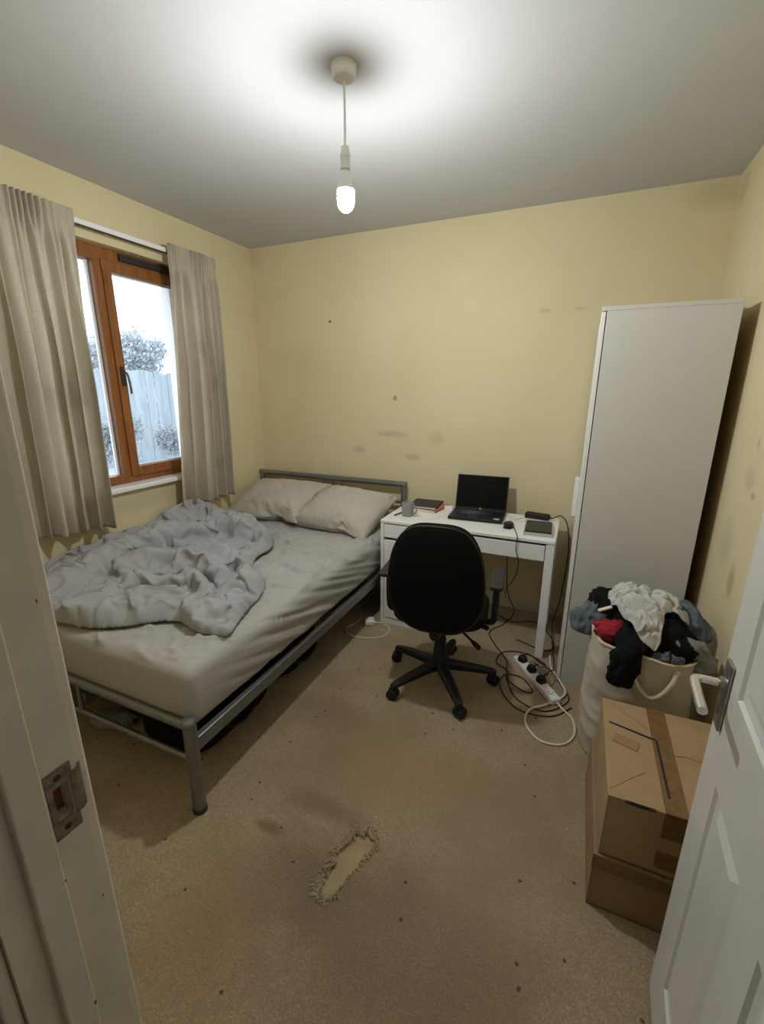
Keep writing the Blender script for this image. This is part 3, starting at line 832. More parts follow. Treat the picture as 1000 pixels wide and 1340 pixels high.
    for k in range(nz):
        for i in range(nx):
            for j in (0, ny): b.faces.new((vert(i, j, k), vert(i + 1, j, k), vert(i + 1, j, k + 1), vert(i, j, k + 1)))
        for j in range(ny):
            for i in (0, nx): b.faces.new((vert(i, j, k), vert(i, j + 1, k), vert(i, j + 1, k + 1), vert(i, j, k + 1)))
    o = obj('mattress', b, 'sheet_grey', None, True, angle=None)
    tag(o, 'mattress in a creased pale grey fitted sheet on the bed', 'mattress')
    return o
mattress()

# pillows
def pillow(label, c, sx, sy, pres, tilt, rz, roll, seed):
    X = Matrix.Translation(c) @ Matrix.Rotation(rz, 4, 'Z') @ Matrix.Rotation(tilt, 4, 'X') @ Matrix.Rotation(roll, 4, 'Y')
    b = BM(); nu, nv = 52, 40; V = {}
    for s in (1, -1):
        for i in range(nu + 1):
            for j in range(nv + 1):
                if s < 0 and (i in (0, nu) or j in (0, nv)): V[s, i, j] = V[1, i, j]; continue
                u, v = 2 * i / nu - 1, 2 * j / nv - 1
                z = s * .02 * (1 - u * u) * (1 - v * v) + .018 * billow(Vector((u * 2.2 + v * 1.4, v * 2.4 - u * 1.2, seed)), 2) * (1 - u ** 4) * (1 - v ** 4)
                V[s, i, j] = b.verts.new((u * sx / 2, v * sy / 2, z))
    for s in (1, -1):
        for i in range(nu):
            for j in range(nv):
                q = [V[s, i, j], V[s, i + 1, j], V[s, i + 1, j + 1], V[s, i, j + 1]]
                try: b.faces.new(q if s > 0 else q[::-1])
                except ValueError: pass
    P = sim_cloth(b, None, -.10, 30, bend=.02, tens=10., mass=.3, pressure=pres, gravity=0)
    b.verts.ensure_lookup_table()
    for v, p in zip(b.verts, P): v.co = X @ p
    o = obj('pillow', b, 'pillow_beige', None, True, angle=None)
    m = o.modifiers.new('smooth', 'SUBSURF'); m.levels = 1; m.render_levels = 1
    tag(o, label, 'pillow', 'pillows at the head of the bed')
pillow('beige pillow at the window end of the headboard', (.375, -.335, .694), .67, .50, 1.3, math.radians(21), math.radians(2), math.radians(-3), 1.3)
pillow('beige pillow beside the desk end of the headboard', (.990, -.365, .690), .61, .50, 1.3, math.radians(21), math.radians(-5), math.radians(3), 4.6)

# duvet
FOLDS = [(0.075, 0.1, [(0.06, -1.029), (0.08, -0.90), (0.235, -0.85), (0.578, -0.92)]),
(0.055, 0.05, [(0.289, -1.377), (0.303, -1.136), (0.488, -0.999), (0.776, -1.019)]),
(-0.07, 0.022, [(0.335, -1.327), (0.511, -1.361), (0.624, -1.364), (0.62, -1.298)]),
(0.05, 0.045, [(0.424, -1.696), (0.474, -1.484), (0.687, -1.437), (0.946, -1.544)]),
(0.055, 0.04, [(0.685, -1.336), (0.90, -1.385), (1.10, -1.529)]),
(-0.06, 0.025, [(1.05, -1.93), (0.984, -1.87), (0.966, -1.78), (1.025, -1.663), (1.17, -1.598)]),
(0.04, 0.06, [(0.655, -2.08), (0.749, -2.03), (0.794, -1.93), (0.95, -1.88)]),
(0.035, 0.07, [(1.09, -1.85), (1.18, -1.79), (1.20, -1.684)]),
(0.05, 0.07, [(0.309, -2.023), (0.307, -1.813), (0.242, -1.537), (0.188, -1.238)]),
(0.03, 0.03, [(0.601, -2.054), (0.608, -1.87), (0.648, -1.7), (0.876, -1.656)]),
(-0.03, 0.02, [(0.491, -2.065), (0.545, -1.899), (0.556, -1.669), (0.671, -1.584)]),
(0.03, 0.025, [(0.611, -1.795), (0.587, -1.727), (0.677, -1.736)]),
(0.035, 0.025, [(0.748, -1.582), (0.945, -1.691), (1.087, -1.796)]),
(-0.03, 0.018, [(0.807, -1.555), (0.988, -1.624), (1.115, -1.702)]),
(-0.025, 0.02, [(1.25, -1.88), (1.22, -1.789), (1.19, -1.648)]),
(0.025, 0.03, [(0.499, -2.1), (0.529, -1.992), (0.529, -1.851)]),
(-0.03, 0.02, [(0.176, -1.728), (0.143, -1.487), (0.219, -1.319)])]
def seg_d(px, py, pts):
    best = 9.
    for (ax, ay), (bx, by) in zip(pts, pts[1:]):
        dx, dy = bx - ax, by - ay; L = dx * dx + dy * dy
        t_ = max(0, min(1, ((px - ax) * dx + (py - ay) * dy) / L))
        d = math.hypot(px - ax - dx * t_, py - ay - dy * t_)
        if d < best: best = d
    return best
def duvet():
    poly = [(.035, -.86), (.25, -.81), (.5, -.83), (.72, -.885), (.83, -1.0), (.85, -1.17), (.955, -1.33), (1.14, -1.46), (1.205, -1.62), (1.265, -1.80), (1.300, -1.885), (1.306, -1.905), (1.285, -1.913), (1.16, -1.935), (1.0, -1.905), (.87, -2.01), (.71, -2.10), (.4, -2.12), (.035, -2.11)]
    B = catmull([(x, y, 0) for x, y in poly], 22, True)
    fc = [(h, w, [(p.x, p.y) for p in catmull([(x, y, 0) for x, y in pts], 5)]) for h, w, pts in FOLDS]
    z0 = .586
    outline = [(p.x, p.y) for p in B]
    def core(x, y):
        e = 9.
        n = len(outline)
        for i in range(0, n, 3):
            d = math.hypot(outline[i][0] - x, outline[i][1] - y)
            if d < e: e = d
        rf_ = math.sqrt(max(0., 1 - (1 - min(1, e / .06)) ** 2)) * .75 + .25 * min(1, e / .15)
        wv = Vector((N.noise(Vector((x * 4, y * 4, 2))), N.noise(Vector((x * 4, y * 4, 8))), 0))
        z = .030 + .060 * math.exp(-((x - .12) / .25) ** 2) * sstep(-2.05, -1.7, y) + .012 * N.noise(Vector((x * 3, y * 3, .5)))
        qx, qy = x + wv.x * .03, y + wv.y * .03
        for h, w, pts in fc:
            d = seg_d(qx, qy, pts)
            if d < w * 3: z += h * 1.15 * math.exp(-(d / w) ** 2)
        return z0 + max(z, .004) * rf_
    b, rim = poly_grid(outline, .0150)
    rs = set(rim)
    b.verts.ensure_lookup_table()
    for v in b.verts:
        v.co.z = z0 + .008 if v.index in rs else core(v.co.x, v.co.y) + .010 + .012 * billow(Vector((v.co.x * 7, v.co.y * 4, 3.)), 2)
    cb = BM(); grid(cb, lambda u, v: (-.03 + 1.45 * u, -2.22 + 1.5 * v, core(-.03 + 1.45 * u, -2.22 + 1.5 * v)), 96, 100)
    P = sim_cloth(b, cb, -.50, 40, bend=.06, tens=14., mass=.35, pinned=rim, thick=.004, friction=6.)
    cb.free()
    for v, p in zip(b.verts, P): v.co = (max(p.x, .028), p.y, max(p.z, z0 - .002))
    o = obj('duvet', b, 'duvet_grey', None, True, angle=None)
    m = o.modifiers.new('thickness', 'SOLIDIFY'); m.thickness = .012; m.offset = -1
    m = o.modifiers.new('smooth', 'SUBSURF'); m.levels = 1; m.render_levels = 1
    tag(o, 'rumpled blue-grey duvet thrown back across the bed', 'duvet')
duvet()

# crumpled cloth: a displaced blob, each with its own folds
def blob_mesh(bm, c, radii, seed, rz=0., fold=.35, fs=2.2, flat=None, sub=4, tilt=0.):
    t = bmesh.new(); bmesh.ops.create_icosphere(t, subdivisions=sub, radius=1)
    X = Matrix.Translation(c) @ Matrix.Rotation(rz, 4, 'Z') @ Matrix.Rotation(tilt, 4, 'Y') @ Matrix.Diagonal((*radii, 1))
    for v in t.verts:
        n_ = v.co.normalized()
        w = Vector((N.noise(n_ * 1.3 + Vector((seed, 0, 0))), N.noise(n_ * 1.3 + Vector((0, seed, 0))), N.noise(n_ * 1.3 + Vector((0, 0, seed))))) * .8
        k = 1 + fold * (ridged(n_ * fs * .55 + w + Vector((seed * 3.1, 1, 2)), 3) - .35) + .16 * N.noise(n_ * 1.6 + Vector((seed, seed, 1)))
        v.co = X @ (n_ * k)
        if flat is not None and v.co.z < flat: v.co.z = flat
    merge(bm, t)
def crumple(name, label, cat, m, parts, group=None):
    b = BM()
    for p in parts: blob_mesh(b, **p)
    o = obj(name, b, m, None, True, angle=None)
    return tag(o, label, cat, group)

# things under the bed
def duffel(label, x0, x1, y0, y1, h, seed):
    t = thing('duffel_bag', label, 'bag', ((x0 + x1) / 2, (y0 + y1) / 2, 0), 0, 'bags pushed under the bed')
    b = BM()
    def fn(u, v):
        a = 2 * PI * u; s = 2 * v - 1
        k = (1 - abs(s) ** 5) ** .35 if abs(s) < 1 else 0
        cx, cz = (x0 + x1) / 2, h / 2
        sup = lambda q: math.copysign(abs(q) ** .7, q)
        n_ = .012 * N.noise(Vector((math.cos(a) * 2, math.sin(a) * 2, s * 3 + seed)))
        return (cx + (x1 - x0) / 2 * sup(math.cos(a)) * k + n_, (y0 + y1) / 2 + s * (y1 - y0) / 2, max(.001, cz + h / 2 * sup(math.sin(a)) * k + n_))
    grid(b, fn, 40, 30, True); obj('bag_body', b, 'cloth_black', t, True, angle=None)
    ym = (y0 + y1) / 2
    b = BM(); tube(b, catmull([(x1 - .02, ym - .12, h * .8), (x1 + .006, ym - .10, h * .5), (x1 + .008, ym, h * .32), (x1 + .006, ym + .10, h * .5), (x1 - .02, ym + .12, h * .8)], 6), .007, 6); obj('strap', b, 'black_plastic', t, True)
duffel('black fabric bag under the bed nearest its front leg', .80, 1.20, -2.03, -1.50, .215, 1)
duffel('smaller black fabric bag further back under the bed', .82, 1.19, -1.44, -1.02, .18, 5)
crumple('crumpled_cloth', 'pale crumpled cloth on the carpet under the foot of the bed, shade put into its grey', 'cloth', 'cloth_grey', [dict(c=(.60, -1.98, .028), radii=(.11, .06, .030), seed=2.2, rz=.3, flat=.002, sub=4)])  # pale cloth given a grey material for the dimness under the bed

# ------------------------------------------------------------------ desk
DX0, DX1, DY0, DY1, DZ = 1.372, 2.422, -.600, -.100, .735
t = thing('desk', 'white desk with a drawer cabinet against the back wall', 'desk', ((DX0 + DX1) / 2, (DY0 + DY1) / 2, 0))
CXR = DX0 + .355
b = BM(); box(b, DX0, DX1, DY0, DY1, DZ - .022, DZ, .005, 3); obj('desktop', b, 'white_laminate', t)
b = BM(); box(b, DX0, DX0 + .022, DY0 + .004, DY1, 0, DZ - .022, .002); obj('side_panel', b, 'white_laminate', t)
b = BM(); box(b, CXR - .018, CXR, DY0 + .02, DY1, .03, DZ - .022, .002); obj('side_panel', b, 'white_laminate', t)
b = BM(); box(b, DX0 + .022, CXR - .018, DY0 + .03, DY1, .012, .035); obj('cabinet_base', b, 'white_laminate', t)
b = BM(); box(b, DX0 + .022, CXR - .018, DY0 + .008, DY0 + .03, 0, .045, .002); obj('plinth', b, 'white_laminate', t)
b = BM(); box(b, DX0 + .022, CXR - .018, DY1 - .008, DY1, .03, DZ - .03); obj('back_panel', b, 'white_laminate', t)
zz = [(.052, .395), (.412, .602), (.620, .706)]
for i, (z0, z1) in enumerate(zz):
    b = BM(); box(b, DX0 + .026, CXR - .003, DY0 + .001, DY0 + .018, z0, z1, .002); d = obj('drawer_front' if i else 'cabinet_door', b, 'white_laminate', t)
    b = BM(); box(b, DX0 + .03, CXR - .02, DY0 + .020, DY0 + .026, z1, min(z1 + .018, .712)); obj('gap_shade_strip', b, 'notebook_dark', d)  # dark strip set in the opening as painted shade
b = BM(); box(b, CXR, DX1 - .052, DY0 + .004, DY0 + .020, .610, .700, .002); d = obj('drawer_front', b, 'white_laminate', t)
b = BM(); box(b, CXR, DX1 - .052, DY0 + .020, DY1 - .02, .614, .622); obj('drawer_bottom', b, 'white_laminate', d)
b = BM(); box(b, CXR, DX1 - .052, DY0 + .022, DY0 + .028, .700, .712); obj('gap_shade_strip', b, 'notebook_dark', d)  # dark strip as the shadow line below the desktop
for y0 in (DY0 + .004, DY1 - .046):
    b = BM(); box(b, DX1 - .048, DX1 - .002, y0, y0 + .042, 0, DZ - .022, .004); obj('leg', b, 'white_laminate', t)
b = BM(); box(b, DX1 - .040, DX1 - .010, DY0 + .046, DY1 - .046, .61, DZ - .022, .002); obj('side_apron', b, 'white_laminate', t)
b = BM(); box(b, CXR, DX1 - .048, DY1 - .018, DY1, .43, DZ - .022, .002); obj('back_apron', b, 'white_laminate', t)

# laptop
LZ = DZ + .0005
t = thing('laptop', 'black laptop standing open on the desk', 'laptop', (1.925, -.29, LZ), math.radians(3))
b = BM(); box(b, -.170, .170, -.115, .115, .003, .021, .004, 2); base = obj('base', b, 'laptop_shell', t, world=False)
b = BM()
for r_ in range(5):
    for k in range(14):
        x = -.150 + k * .0218; y = .075 - r_ * .020
        box(b, x, x + .0185, y - .0165, y, .021, .0226)
obj('keyboard', b, 'gloss_black', base, world=False)
b = BM(); box(b, -.052, .052, -.105, -.040, .0208, .0214); obj('touchpad', b, 'screen_black', base, world=False)
b = BM(); box(b, .112, .148, -.095, -.070, .021, .0216); o = obj('sticker', b, 'sticker', base, world=False); o['label'] = 'small pale sticker on the palm rest'
for x in (-.14, .14):
    for y in (-.09, .09):
        b = BM(); lathe(b, [(.006, 0), (.006, .0035)], 10, (x, y, 0)); obj('foot', b, 'grey_rubber', base, world=False)
tl = Matrix.Translation((0, .112, .020)) @ Matrix.Rotation(math.radians(-15), 4, 'X')
b = BM(); box(b, -.170, .170, -.003, .005, 0, .232, .003, 2, tl); lid = obj('lid', b, 'laptop_shell', t, world=False)
b = BM(); box(b, -.162, .162, -.0042, -.0025, .014, .226, 0, 1, tl); obj('screen', b, 'screen_black', lid, world=False)
b = BM(); lathe(b, [(.0055, 0), (.0055, .0006)], 20, xf=tl @ Matrix.Translation((0, -.0030, .0085)) @ Matrix.Rotation(PI / 2, 4, 'X')); o = obj('maker_badge', b, 'sticker', lid, world=False); o['label'] = 'small round silver badge below the screen'
b = BM(); tube(b, [(-.13, .112, .019), (.13, .112, .019)], .007, 10); obj('hinge', b, 'black_plastic', t, True, world=False)

# mouse
t = thing('computer_mouse', 'black computer mouse on the desk right of the laptop', 'mouse', (2.145, -.430, DZ), math.radians(-8))
b = BM()
def mfn(u, v):
    a = 2 * PI * u; k = math.sin(PI * v / 2) if v < 1 else 1
    return (.030 * math.copysign(abs(math.cos(a)) ** .8, math.cos(a)) * math.cos(PI / 2 * (1 - v) ** 1.0 - 0) if False else .030 * math.cos(a) * math.sqrt(max(0, 1 - (1 - v) ** 2)), .050 * math.sin(a) * math.sqrt(max(0, 1 - (1 - v) ** 2)), .001 + .033 * (1 - v ** 2.2) * (1 - .25 * math.sin(a) * v))
grid(b, mfn, 28, 12, True); bmesh.ops.remove_doubles(b, verts=list(b.verts), dist=1e-5); obj('shell', b, 'gloss_black', t, True, world=False, angle=None)
b = BM(); box(b, -.003, .003, .016, .034, .024, .0315, .002); obj('scroll_wheel', b, 'grey_rubber', t, world=False)
b = BM(); box(b, -.024, .024, -.042, .042, 0, .003, .001); obj('base_plate', b, 'black_plastic', t, world=False)

# mug
t = thing('mug', 'grey mug on the left end of the desk', 'mug', (1.500, -.445, DZ))
b = BM(); lathe(b, [(.032, 0), (.037, .004), (.0385, .02), (.040, .088), (.0385, .090), (.0365, .088), (.035, .02), (.03, .008), (.002, .007)], 32, (1.500, -.445, DZ), capt=True); obj('cup', b, 'mug_grey', t, True)
b = BM(); tube(b, catmull([(1.536, -.452, DZ + .072), (1.560, -.458, DZ + .068), (1.566, -.460, DZ + .045), (1.556, -.457, DZ + .024), (1.535, -.452, DZ + .020)], 6), .005, 8); obj('handle', b, 'mug_grey', t, True)
b = BM(); lathe(b, [(.002, .070), (.0358, .070), (.0358, .072), (.002, .072)], 24, (1.500, -.445, DZ)); obj('drink', b, 'mug_inside', t)

# books, papers and folder behind the mug
def slab(name, label, cat, m, c, sx, sy, z0, z1, rz, edge=None, group=None):
    X = Matrix.Translation((c[0], c[1], 0)) @ Matrix.Rotation(rz, 4, 'Z')
    t = thing(name, label, cat, (c[0], c[1], z0), 0, group)
    b = BM(); box(b, -sx / 2, sx / 2, -sy / 2, sy / 2, z1 - .003, z1, .001, 1, X); obj('cover', b, m, t)
    b = BM(); box(b, -sx / 2, sx / 2, -sy / 2, sy / 2, z0, z0 + .002, 0, 1, X); obj('cover', b, m, t)
    b = BM(); box(b, -sx / 2 + .003, sx / 2 - .003, -sy / 2 + .002, sy / 2 - .003, z0 + .002, z1 - .003, 0, 1, X); obj('pages', b, edge or 'paper', t)
    b = BM(); box(b, sx / 2 - .002, sx / 2, -sy / 2, sy / 2, z0, z1, 0, 1, X); obj('spine', b, m, t)
    return t
r7 = math.radians(-6)
for k, (dx_, dy_, a, lb) in enumerate(((0, 0, -.10, 'loose white sheet at the bottom of the papers on the desk'), (.022, -.022, -.26, 'loose white sheet turned askew towards the laptop'), (-.012, .01, -.02, 'loose white sheet lying directly under the orange book'))):
    X = Matrix.Translation((1.595 + dx_, -.285 + dy_, 0)) @ Matrix.Rotation(a, 4, 'Z')
    b = BM(); box(b, -.105, .105, -.145, .145, DZ + .0015 * k, DZ + .0015 * k + .0014, 0, 1, X)
    tag(obj('paper_sheet', b, 'paper', None), lb, 'paper', 'loose papers on the desk')
Z1 = DZ + .0048
slab('paperback_book', 'orange-brown book under the black folder on the desk', 'book', 'book_orange', (1.590, -.225), .165, .215, Z1, Z1 + .016, -.16)
slab('folder', 'black folder on top of the book by the bed end of the desk', 'folder', 'book_black', (1.545, -.205), .20, .215, Z1 + .0165, Z1 + .030, .04)
b = BM(); tube(b, [(1.452, -.360, DZ + .005), (1.425, -.495, DZ + .005)], .0045, 8); pen = obj('pen', b, 'notebook_dark', None, True); tag(pen, 'dark pen beside the grey mug', 'pen')
# charger block and small items at the back of the desk
t = thing('power_adapter', 'black power adapter at the back right of the desk', 'adapter', (2.285, -.165, DZ), math.radians(-9))
b = BM(); box(b, -.075, .075, -.027, .027, 0, .036, .008, 3); obj('block', b, 'black_plastic', t, world=False)
b = BM(); tube(b, [(.073, 0, .018), (.095, 0, .016)], [.007, .004], 8); obj('strain_relief', b, 'black_plastic', t, True, world=False)
t = thing('charger_plug', 'small white charger between the orange book and the laptop', 'charger', (1.700, -.175, DZ), .3)
b = BM(); box(b, -.030, .030, -.020, .020, 0, .022, .005, 3); obj('block', b, 'plastic_white', t, world=False)
b = BM(); box(b, .030, .045, -.004, .004, .008, .012); obj('usb_tongue', b, 'pale_steel', t, world=False)
b = BM(); pts = catmull([(2.118, -.20, DZ + .004), (2.16, -.26, DZ + .004), (2.20, -.20, DZ + .004), (2.23, -.25, DZ + .004), (2.18, -.30, DZ + .004), (2.13, -.27, DZ + .004)], 8); tube(b, pts, .003, 6)
tag(obj('usb_cable', b, 'cable_white', None, True), 'short white cable curled behind the mouse on the desk', 'cable')
# dark notebook in a clear tray
t = thing('desk_tray', 'dark notebook lying in a shallow pale tray at the desk corner', 'tray', (2.316, -.420, DZ), math.radians(3))
b = BM()
box(b, -.078, .078, -.125, .125, 0, .004)
for q in ((-.078, -.074, -.125, .125), (.074, .078, -.125, .125), (-.078, .078, -.125, -.121), (-.078, .078, .121, .125)): box(b, *q, .004, .020, 0)
obj('tray', b, 'tray_clear', t, world=False)
b = BM(); box(b, -.070, .070, -.105, .118, .004, .026, .003); obj('notebook', b, 'notebook_dark', t, world=False)

# ------------------------------------------------------------------ office chair
YW = math.radians(7)
t = thing('office_chair', 'black swivel office chair pulled up to the desk', 'chair', (1.922, -1.045, 0), YW)
def cobj(name, b, m, par=None, smooth=True, angle=40): return obj(name, b, m, par or t, smooth, world=False, angle=angle)
FEET = [162, 234, 306, 18, 90]
for k, a in enumerate(FEET):
    a = math.radians(a) - YW; u = Vector((math.cos(a), math.sin(a), 0)); w = Vector((-u.y, u.x, 0))
    b = BM()
    prof = [(.03, .030, .098, .140), (.12, .026, .092, .128), (.22, .022, .082, .112), (.285, .019, .074, .098), (.302, .012, .072, .092)]
    rings = []
    for r_, hw, z0, z1 in prof:
        rings.append([b.verts.new(u * r_ + w * x + Vector((0, 0, z))) for x, z in ((-hw, z0), (hw, z0), (hw, z1 - .008), (hw * .6, z1), (-hw * .6, z1), (-hw, z1 - .008))])
    for A, B in zip(rings, rings[1:]):
        for i in range(6): b.faces.new((A[i], A[(i + 1) % 6], B[(i + 1) % 6], B[i]))
    b.faces.new(rings[0][::-1]); b.faces.new(rings[-1])
    cobj('base_arm', b, 'black_plastic', None, True, 30)
    sw = a + [.5, -.9, 2.0, .8, 1.4][k]; fu = Vector((math.cos(sw), math.sin(sw), 0)); fw = Vector((-fu.y, fu.x, 0))
    ctr = u * .283
    b = BM(); lathe(b, [(.012, .050), (.014, .060), (.014, .074)], 12, (ctr.x, ctr.y, 0))
    hood = Matrix.Translation((ctr.x + fu.x * .010, ctr.y + fu.y * .010, .030)) @ Matrix.Rotation(sw, 4, 'Z') @ Matrix.Rotation(PI / 2, 4, 'X')
    lathe(b, [(.020, -.008), (.028, -.007), (.029, 0), (.028, .007), (.020, .008)], 18, xf=hood)
    ca = cobj('castor', b, 'black_plastic')
    for s in (-1, 1):
        b = BM(); lathe(b, [(.018, -.008), (.027, -.0075), (.030, -.004), (.030, .004), (.027, .0075), (.018, .008)], 20, xf=hood @ Matrix.Translation((0, 0, s * .017))); cobj('wheel', b, 'black_plastic', ca)
b = BM(); lathe(b, [(.030, .086), (.043, .092), (.043, .140), (.036, .150), (.034, .215), (.031, .218), (.031, .270), (.027, .273), (.027, .330), (.020, .332), (.020, .375)], 24); cobj('gas_column', b, 'black_plastic')
b = BM(); box(b, -.075, .075, -.12, .13, .365, .415, .012, 2); mech = cobj('tilt_mechanism', b, 'black_plastic')
# seat
b = BM()
def seat(u, v):
    a = 2 * PI * u; s = 2 * v - 1
    r_ = (1 - abs(s) ** 3.5) ** (1 / 3.5) if abs(s) < 1 else 0
    sup = lambda q: math.copysign(abs(q) ** .55, q)
    x, y = .235 * sup(math.cos(a)) * r_, .225 * sup(math.sin(a)) * r_
    z = .462 + .042 * s - .010 * max(0, y / .225) ** 2 * (s > 0)
    return (x, y + .005, z)
grid(b, seat, 56, 18, True); bmesh.ops.remove_doubles(b, verts=list(b.verts), dist=1e-5); cobj('seat', b, 'black_fabric', None, True, None)
# backrest: rounded, wider in the lower half, curved around the sitter and leaning back a little
BT = Matrix.Translation((0, -.215, .425)) @ Matrix.Rotation(math.radians(4), 4, 'X')
def back_outline(a):
    ca, sa = math.cos(a), math.sin(a); sup = lambda q: math.copysign(abs(q) ** .62, q)
    z = .27 + .27 * sup(sa)
    k = z / .54
    hw = .222 * (1 - .13 * sstep(.45, 1.0, k)) * (1 - .10 * sstep(.35, 0, k))
    return hw * sup(ca), z
def back_layer(y0, y1, sc, thick):
    b = BM()
    def fn(u, v):
        x, z = back_outline(2 * PI * u); s = 2 * v - 1
        r_ = (1 - abs(s) ** 4) ** .25 if abs(s) < 1 else 0
        x *= sc * r_; z = .27 + (z - .27) * sc * r_
        y = (y0 + y1) / 2 + (y1 - y0) / 2 * s + .55 * x * x * (1.) + .025 * math.sin(PI * z / .54) * -1
        return BT @ Vector((x, y, z))
    grid(b, fn, 72, 22, True); bmesh.ops.remove_doubles(b, verts=list(b.verts), dist=1e-5); return b
cobj('backrest', back_layer(-.010, .055, 1.0, 1), 'black_fabric', None, True, None)
cobj('backrest_shell', back_layer(-.026, .0, .965, 1), 'black_fabric', None, True, None)
b = BM(); ol = []
for k in range(80):
    x, z = back_outline(2 * PI * k / 80); x *= .985; z = .27 + (z - .27) * .985
    ol.append(BT @ Vector((x, -.010 + .55 * x * x - .025 * math.sin(PI * z / .54), z)))
tube(b, ol, .007, 8, True); cobj('edge_trim', b, 'black_plastic')
b = BM(); pts = catmull([(0, -.08, .385), (0, -.16, .378), (0, -.205, .400), (0, -.213, .45), (0, -.210, .52)], 8)
for i in range(len(pts)): pass
tube(b, pts, [.026] * len(pts), 10); cobj('back_support', b, 'black_plastic')
for s in (-1, 1):
    b = BM(); pts = catmull([(s * .12, -.03, .418), (s * .22, -.03, .418), (s * .262, -.04, .432), (s * .268, -.055, .50), (s * .268, -.055, .645)], 6)
    tube(b, pts, .016, 10); ar = cobj('arm_post', b, 'black_plastic')
    b = BM(); box(b, s * .268 - .032, s * .268 + .032, -.155, .085, .642, .668, .012, 3); cobj('arm_pad', b, 'grey_rubber', ar)
for p0, p1, nm in (((.06, -.02, .385), (.185, -.10, .325), 'lever'), ((.06, .05, .39), (.21, .02, .362), 'lever')):
    b = BM(); p0, p1 = Vector(p0), Vector(p1); tube(b, [p0, p0.lerp(p1, .6), p1], [.006, .006, .006], 8)
    lv = cobj(nm, b, 'black_plastic')
    b = BM(); d_ = (p1 - p0).normalized(); tube(b, [p1 - d_ * .02, p1, p1 + d_ * .03, p1 + d_ * .035], [.008, .013, .013, .007], 10); cobj('paddle', b, 'black_plastic', lv)

# ------------------------------------------------------------------ wardrobe
WX0, WX1, WYF, WYB, WH = 2.527, 3.008, -.778, -.022, 1.884
t = thing('wardrobe', 'tall white wardrobe standing in the right corner', 'wardrobe', ((WX0 + WX1) / 2, (WYF + WYB) / 2, 0))
for y0, y1 in ((WYF, WYF + .018), (WYB - .018, WYB)):
    b = BM(); box(b, WX0, WX1, y0, y1, 0, WH - .018, .001); obj('side_panel', b, 'wardrobe_white', t)
b = BM(); box(b, WX0 - .020, WX1, WYF - .001, WYB, WH - .018, WH, .0015); obj('top_panel', b, 'wardrobe_white', t)
b = BM(); box(b, WX0 + .01, WX1, WYF + .018, WYB - .018, .06, .078); obj('bottom_panel', b, 'wardrobe_white', t)
b = BM(); box(b, WX0 + .02, WX0 + .036, WYF + .018, WYB - .018, 0, .06); obj('plinth', b, 'wardrobe_white', t)
b = BM(); box(b, WX1 - .004, WX1, WYF + .018, WYB - .018, .06, WH - .018); obj('back_panel', b, 'cardboard', t)
ym = (WYF + WYB) / 2
for y0, y1, hy in ((WYF + .001, ym - .0015, ym - .035), (ym + .0015, WYB - .001, ym + .035)):
    b = BM(); box(b, WX0 - .021, WX0 - .004, y0, y1, .012, WH - .021, .0015); d = obj('door', b, 'white_laminate', t)
    b = BM(); box(b, WX0 - .046, WX0 - .021, hy - .009, hy + .009, .85, 1.06, .004)
    obj('handle', b, 'plastic_white', d)
b = BM(); box(b, 2.93, 3.005, -.60, -.30, WH, WH + .012, .003); tag(obj('white_card', b, 'paper', None), 'thin white card lying on top of the wardrobe', 'card')

# ------------------------------------------------------------------ laundry bag and clothes
BC = Vector((2.812, -1.115, 0)); BR = .188; BH = .562
t = thing('laundry_bag', 'cream canvas laundry bag overflowing beside the wardrobe', 'laundry bag', BC)
b = BM()
def bagp(a, v, ins=0.):
    z = BH * v
    bulge = 1 + .05 * math.sin(PI * v) - .02 * v
    n_ = .010 * ridged(Vector((math.cos(a) * 2.0 + z * 2, math.sin(a) * 2.0, z * 9)), 2) + .010 * N.noise(Vector((math.cos(a) * 1.5, math.sin(a) * 1.5, z * 5)))
    r_ = BR * bulge + n_ - ins
    sq = 1 / (abs(math.cos(a)) ** 3.2 + abs(math.sin(a)) ** 3.2) ** (1 / 3.2)
    lean = Vector((-.005 * v, -.02 * v, 0))
    zz_ = z + (.020 * math.sin(a * 2 + 1) + .012 * math.sin(3 * a)) * sstep(.8, 1, v)
    return BC + lean + Vector((r_ * sq * .97 * math.cos(a), r_ * sq * .95 * math.sin(a), zz_))
V = grid(b, lambda u, v: bagp(2 * PI * u, v), 80, 46, True)
b.faces.new(V[0][::-1])
V2 = [[b.verts.new(bagp(2 * PI * i / 80, 1 - .5 * j / 8, .006)) for i in range(80)] for j in range(9)]
for i in range(80): b.faces.new((V[-1][i], V[-1][(i + 1) % 80], V2[0][(i + 1) % 80], V2[0][i]))
for j in range(8):
    for i in range(80): b.faces.new((V2[j][i], V2[j][(i + 1) % 80], V2[j + 1][(i + 1) % 80], V2[j + 1][i]))
b.faces.new(V2[-1])
obj('bag_body', b, 'bag_canvas', t, True, angle=None)
b = BM(); tube(b, [bagp(2 * PI * i / 80, .995, -.002) for i in range(80)], .006, 8, True); obj('rim_binding', b, 'bag_trim', t, True)
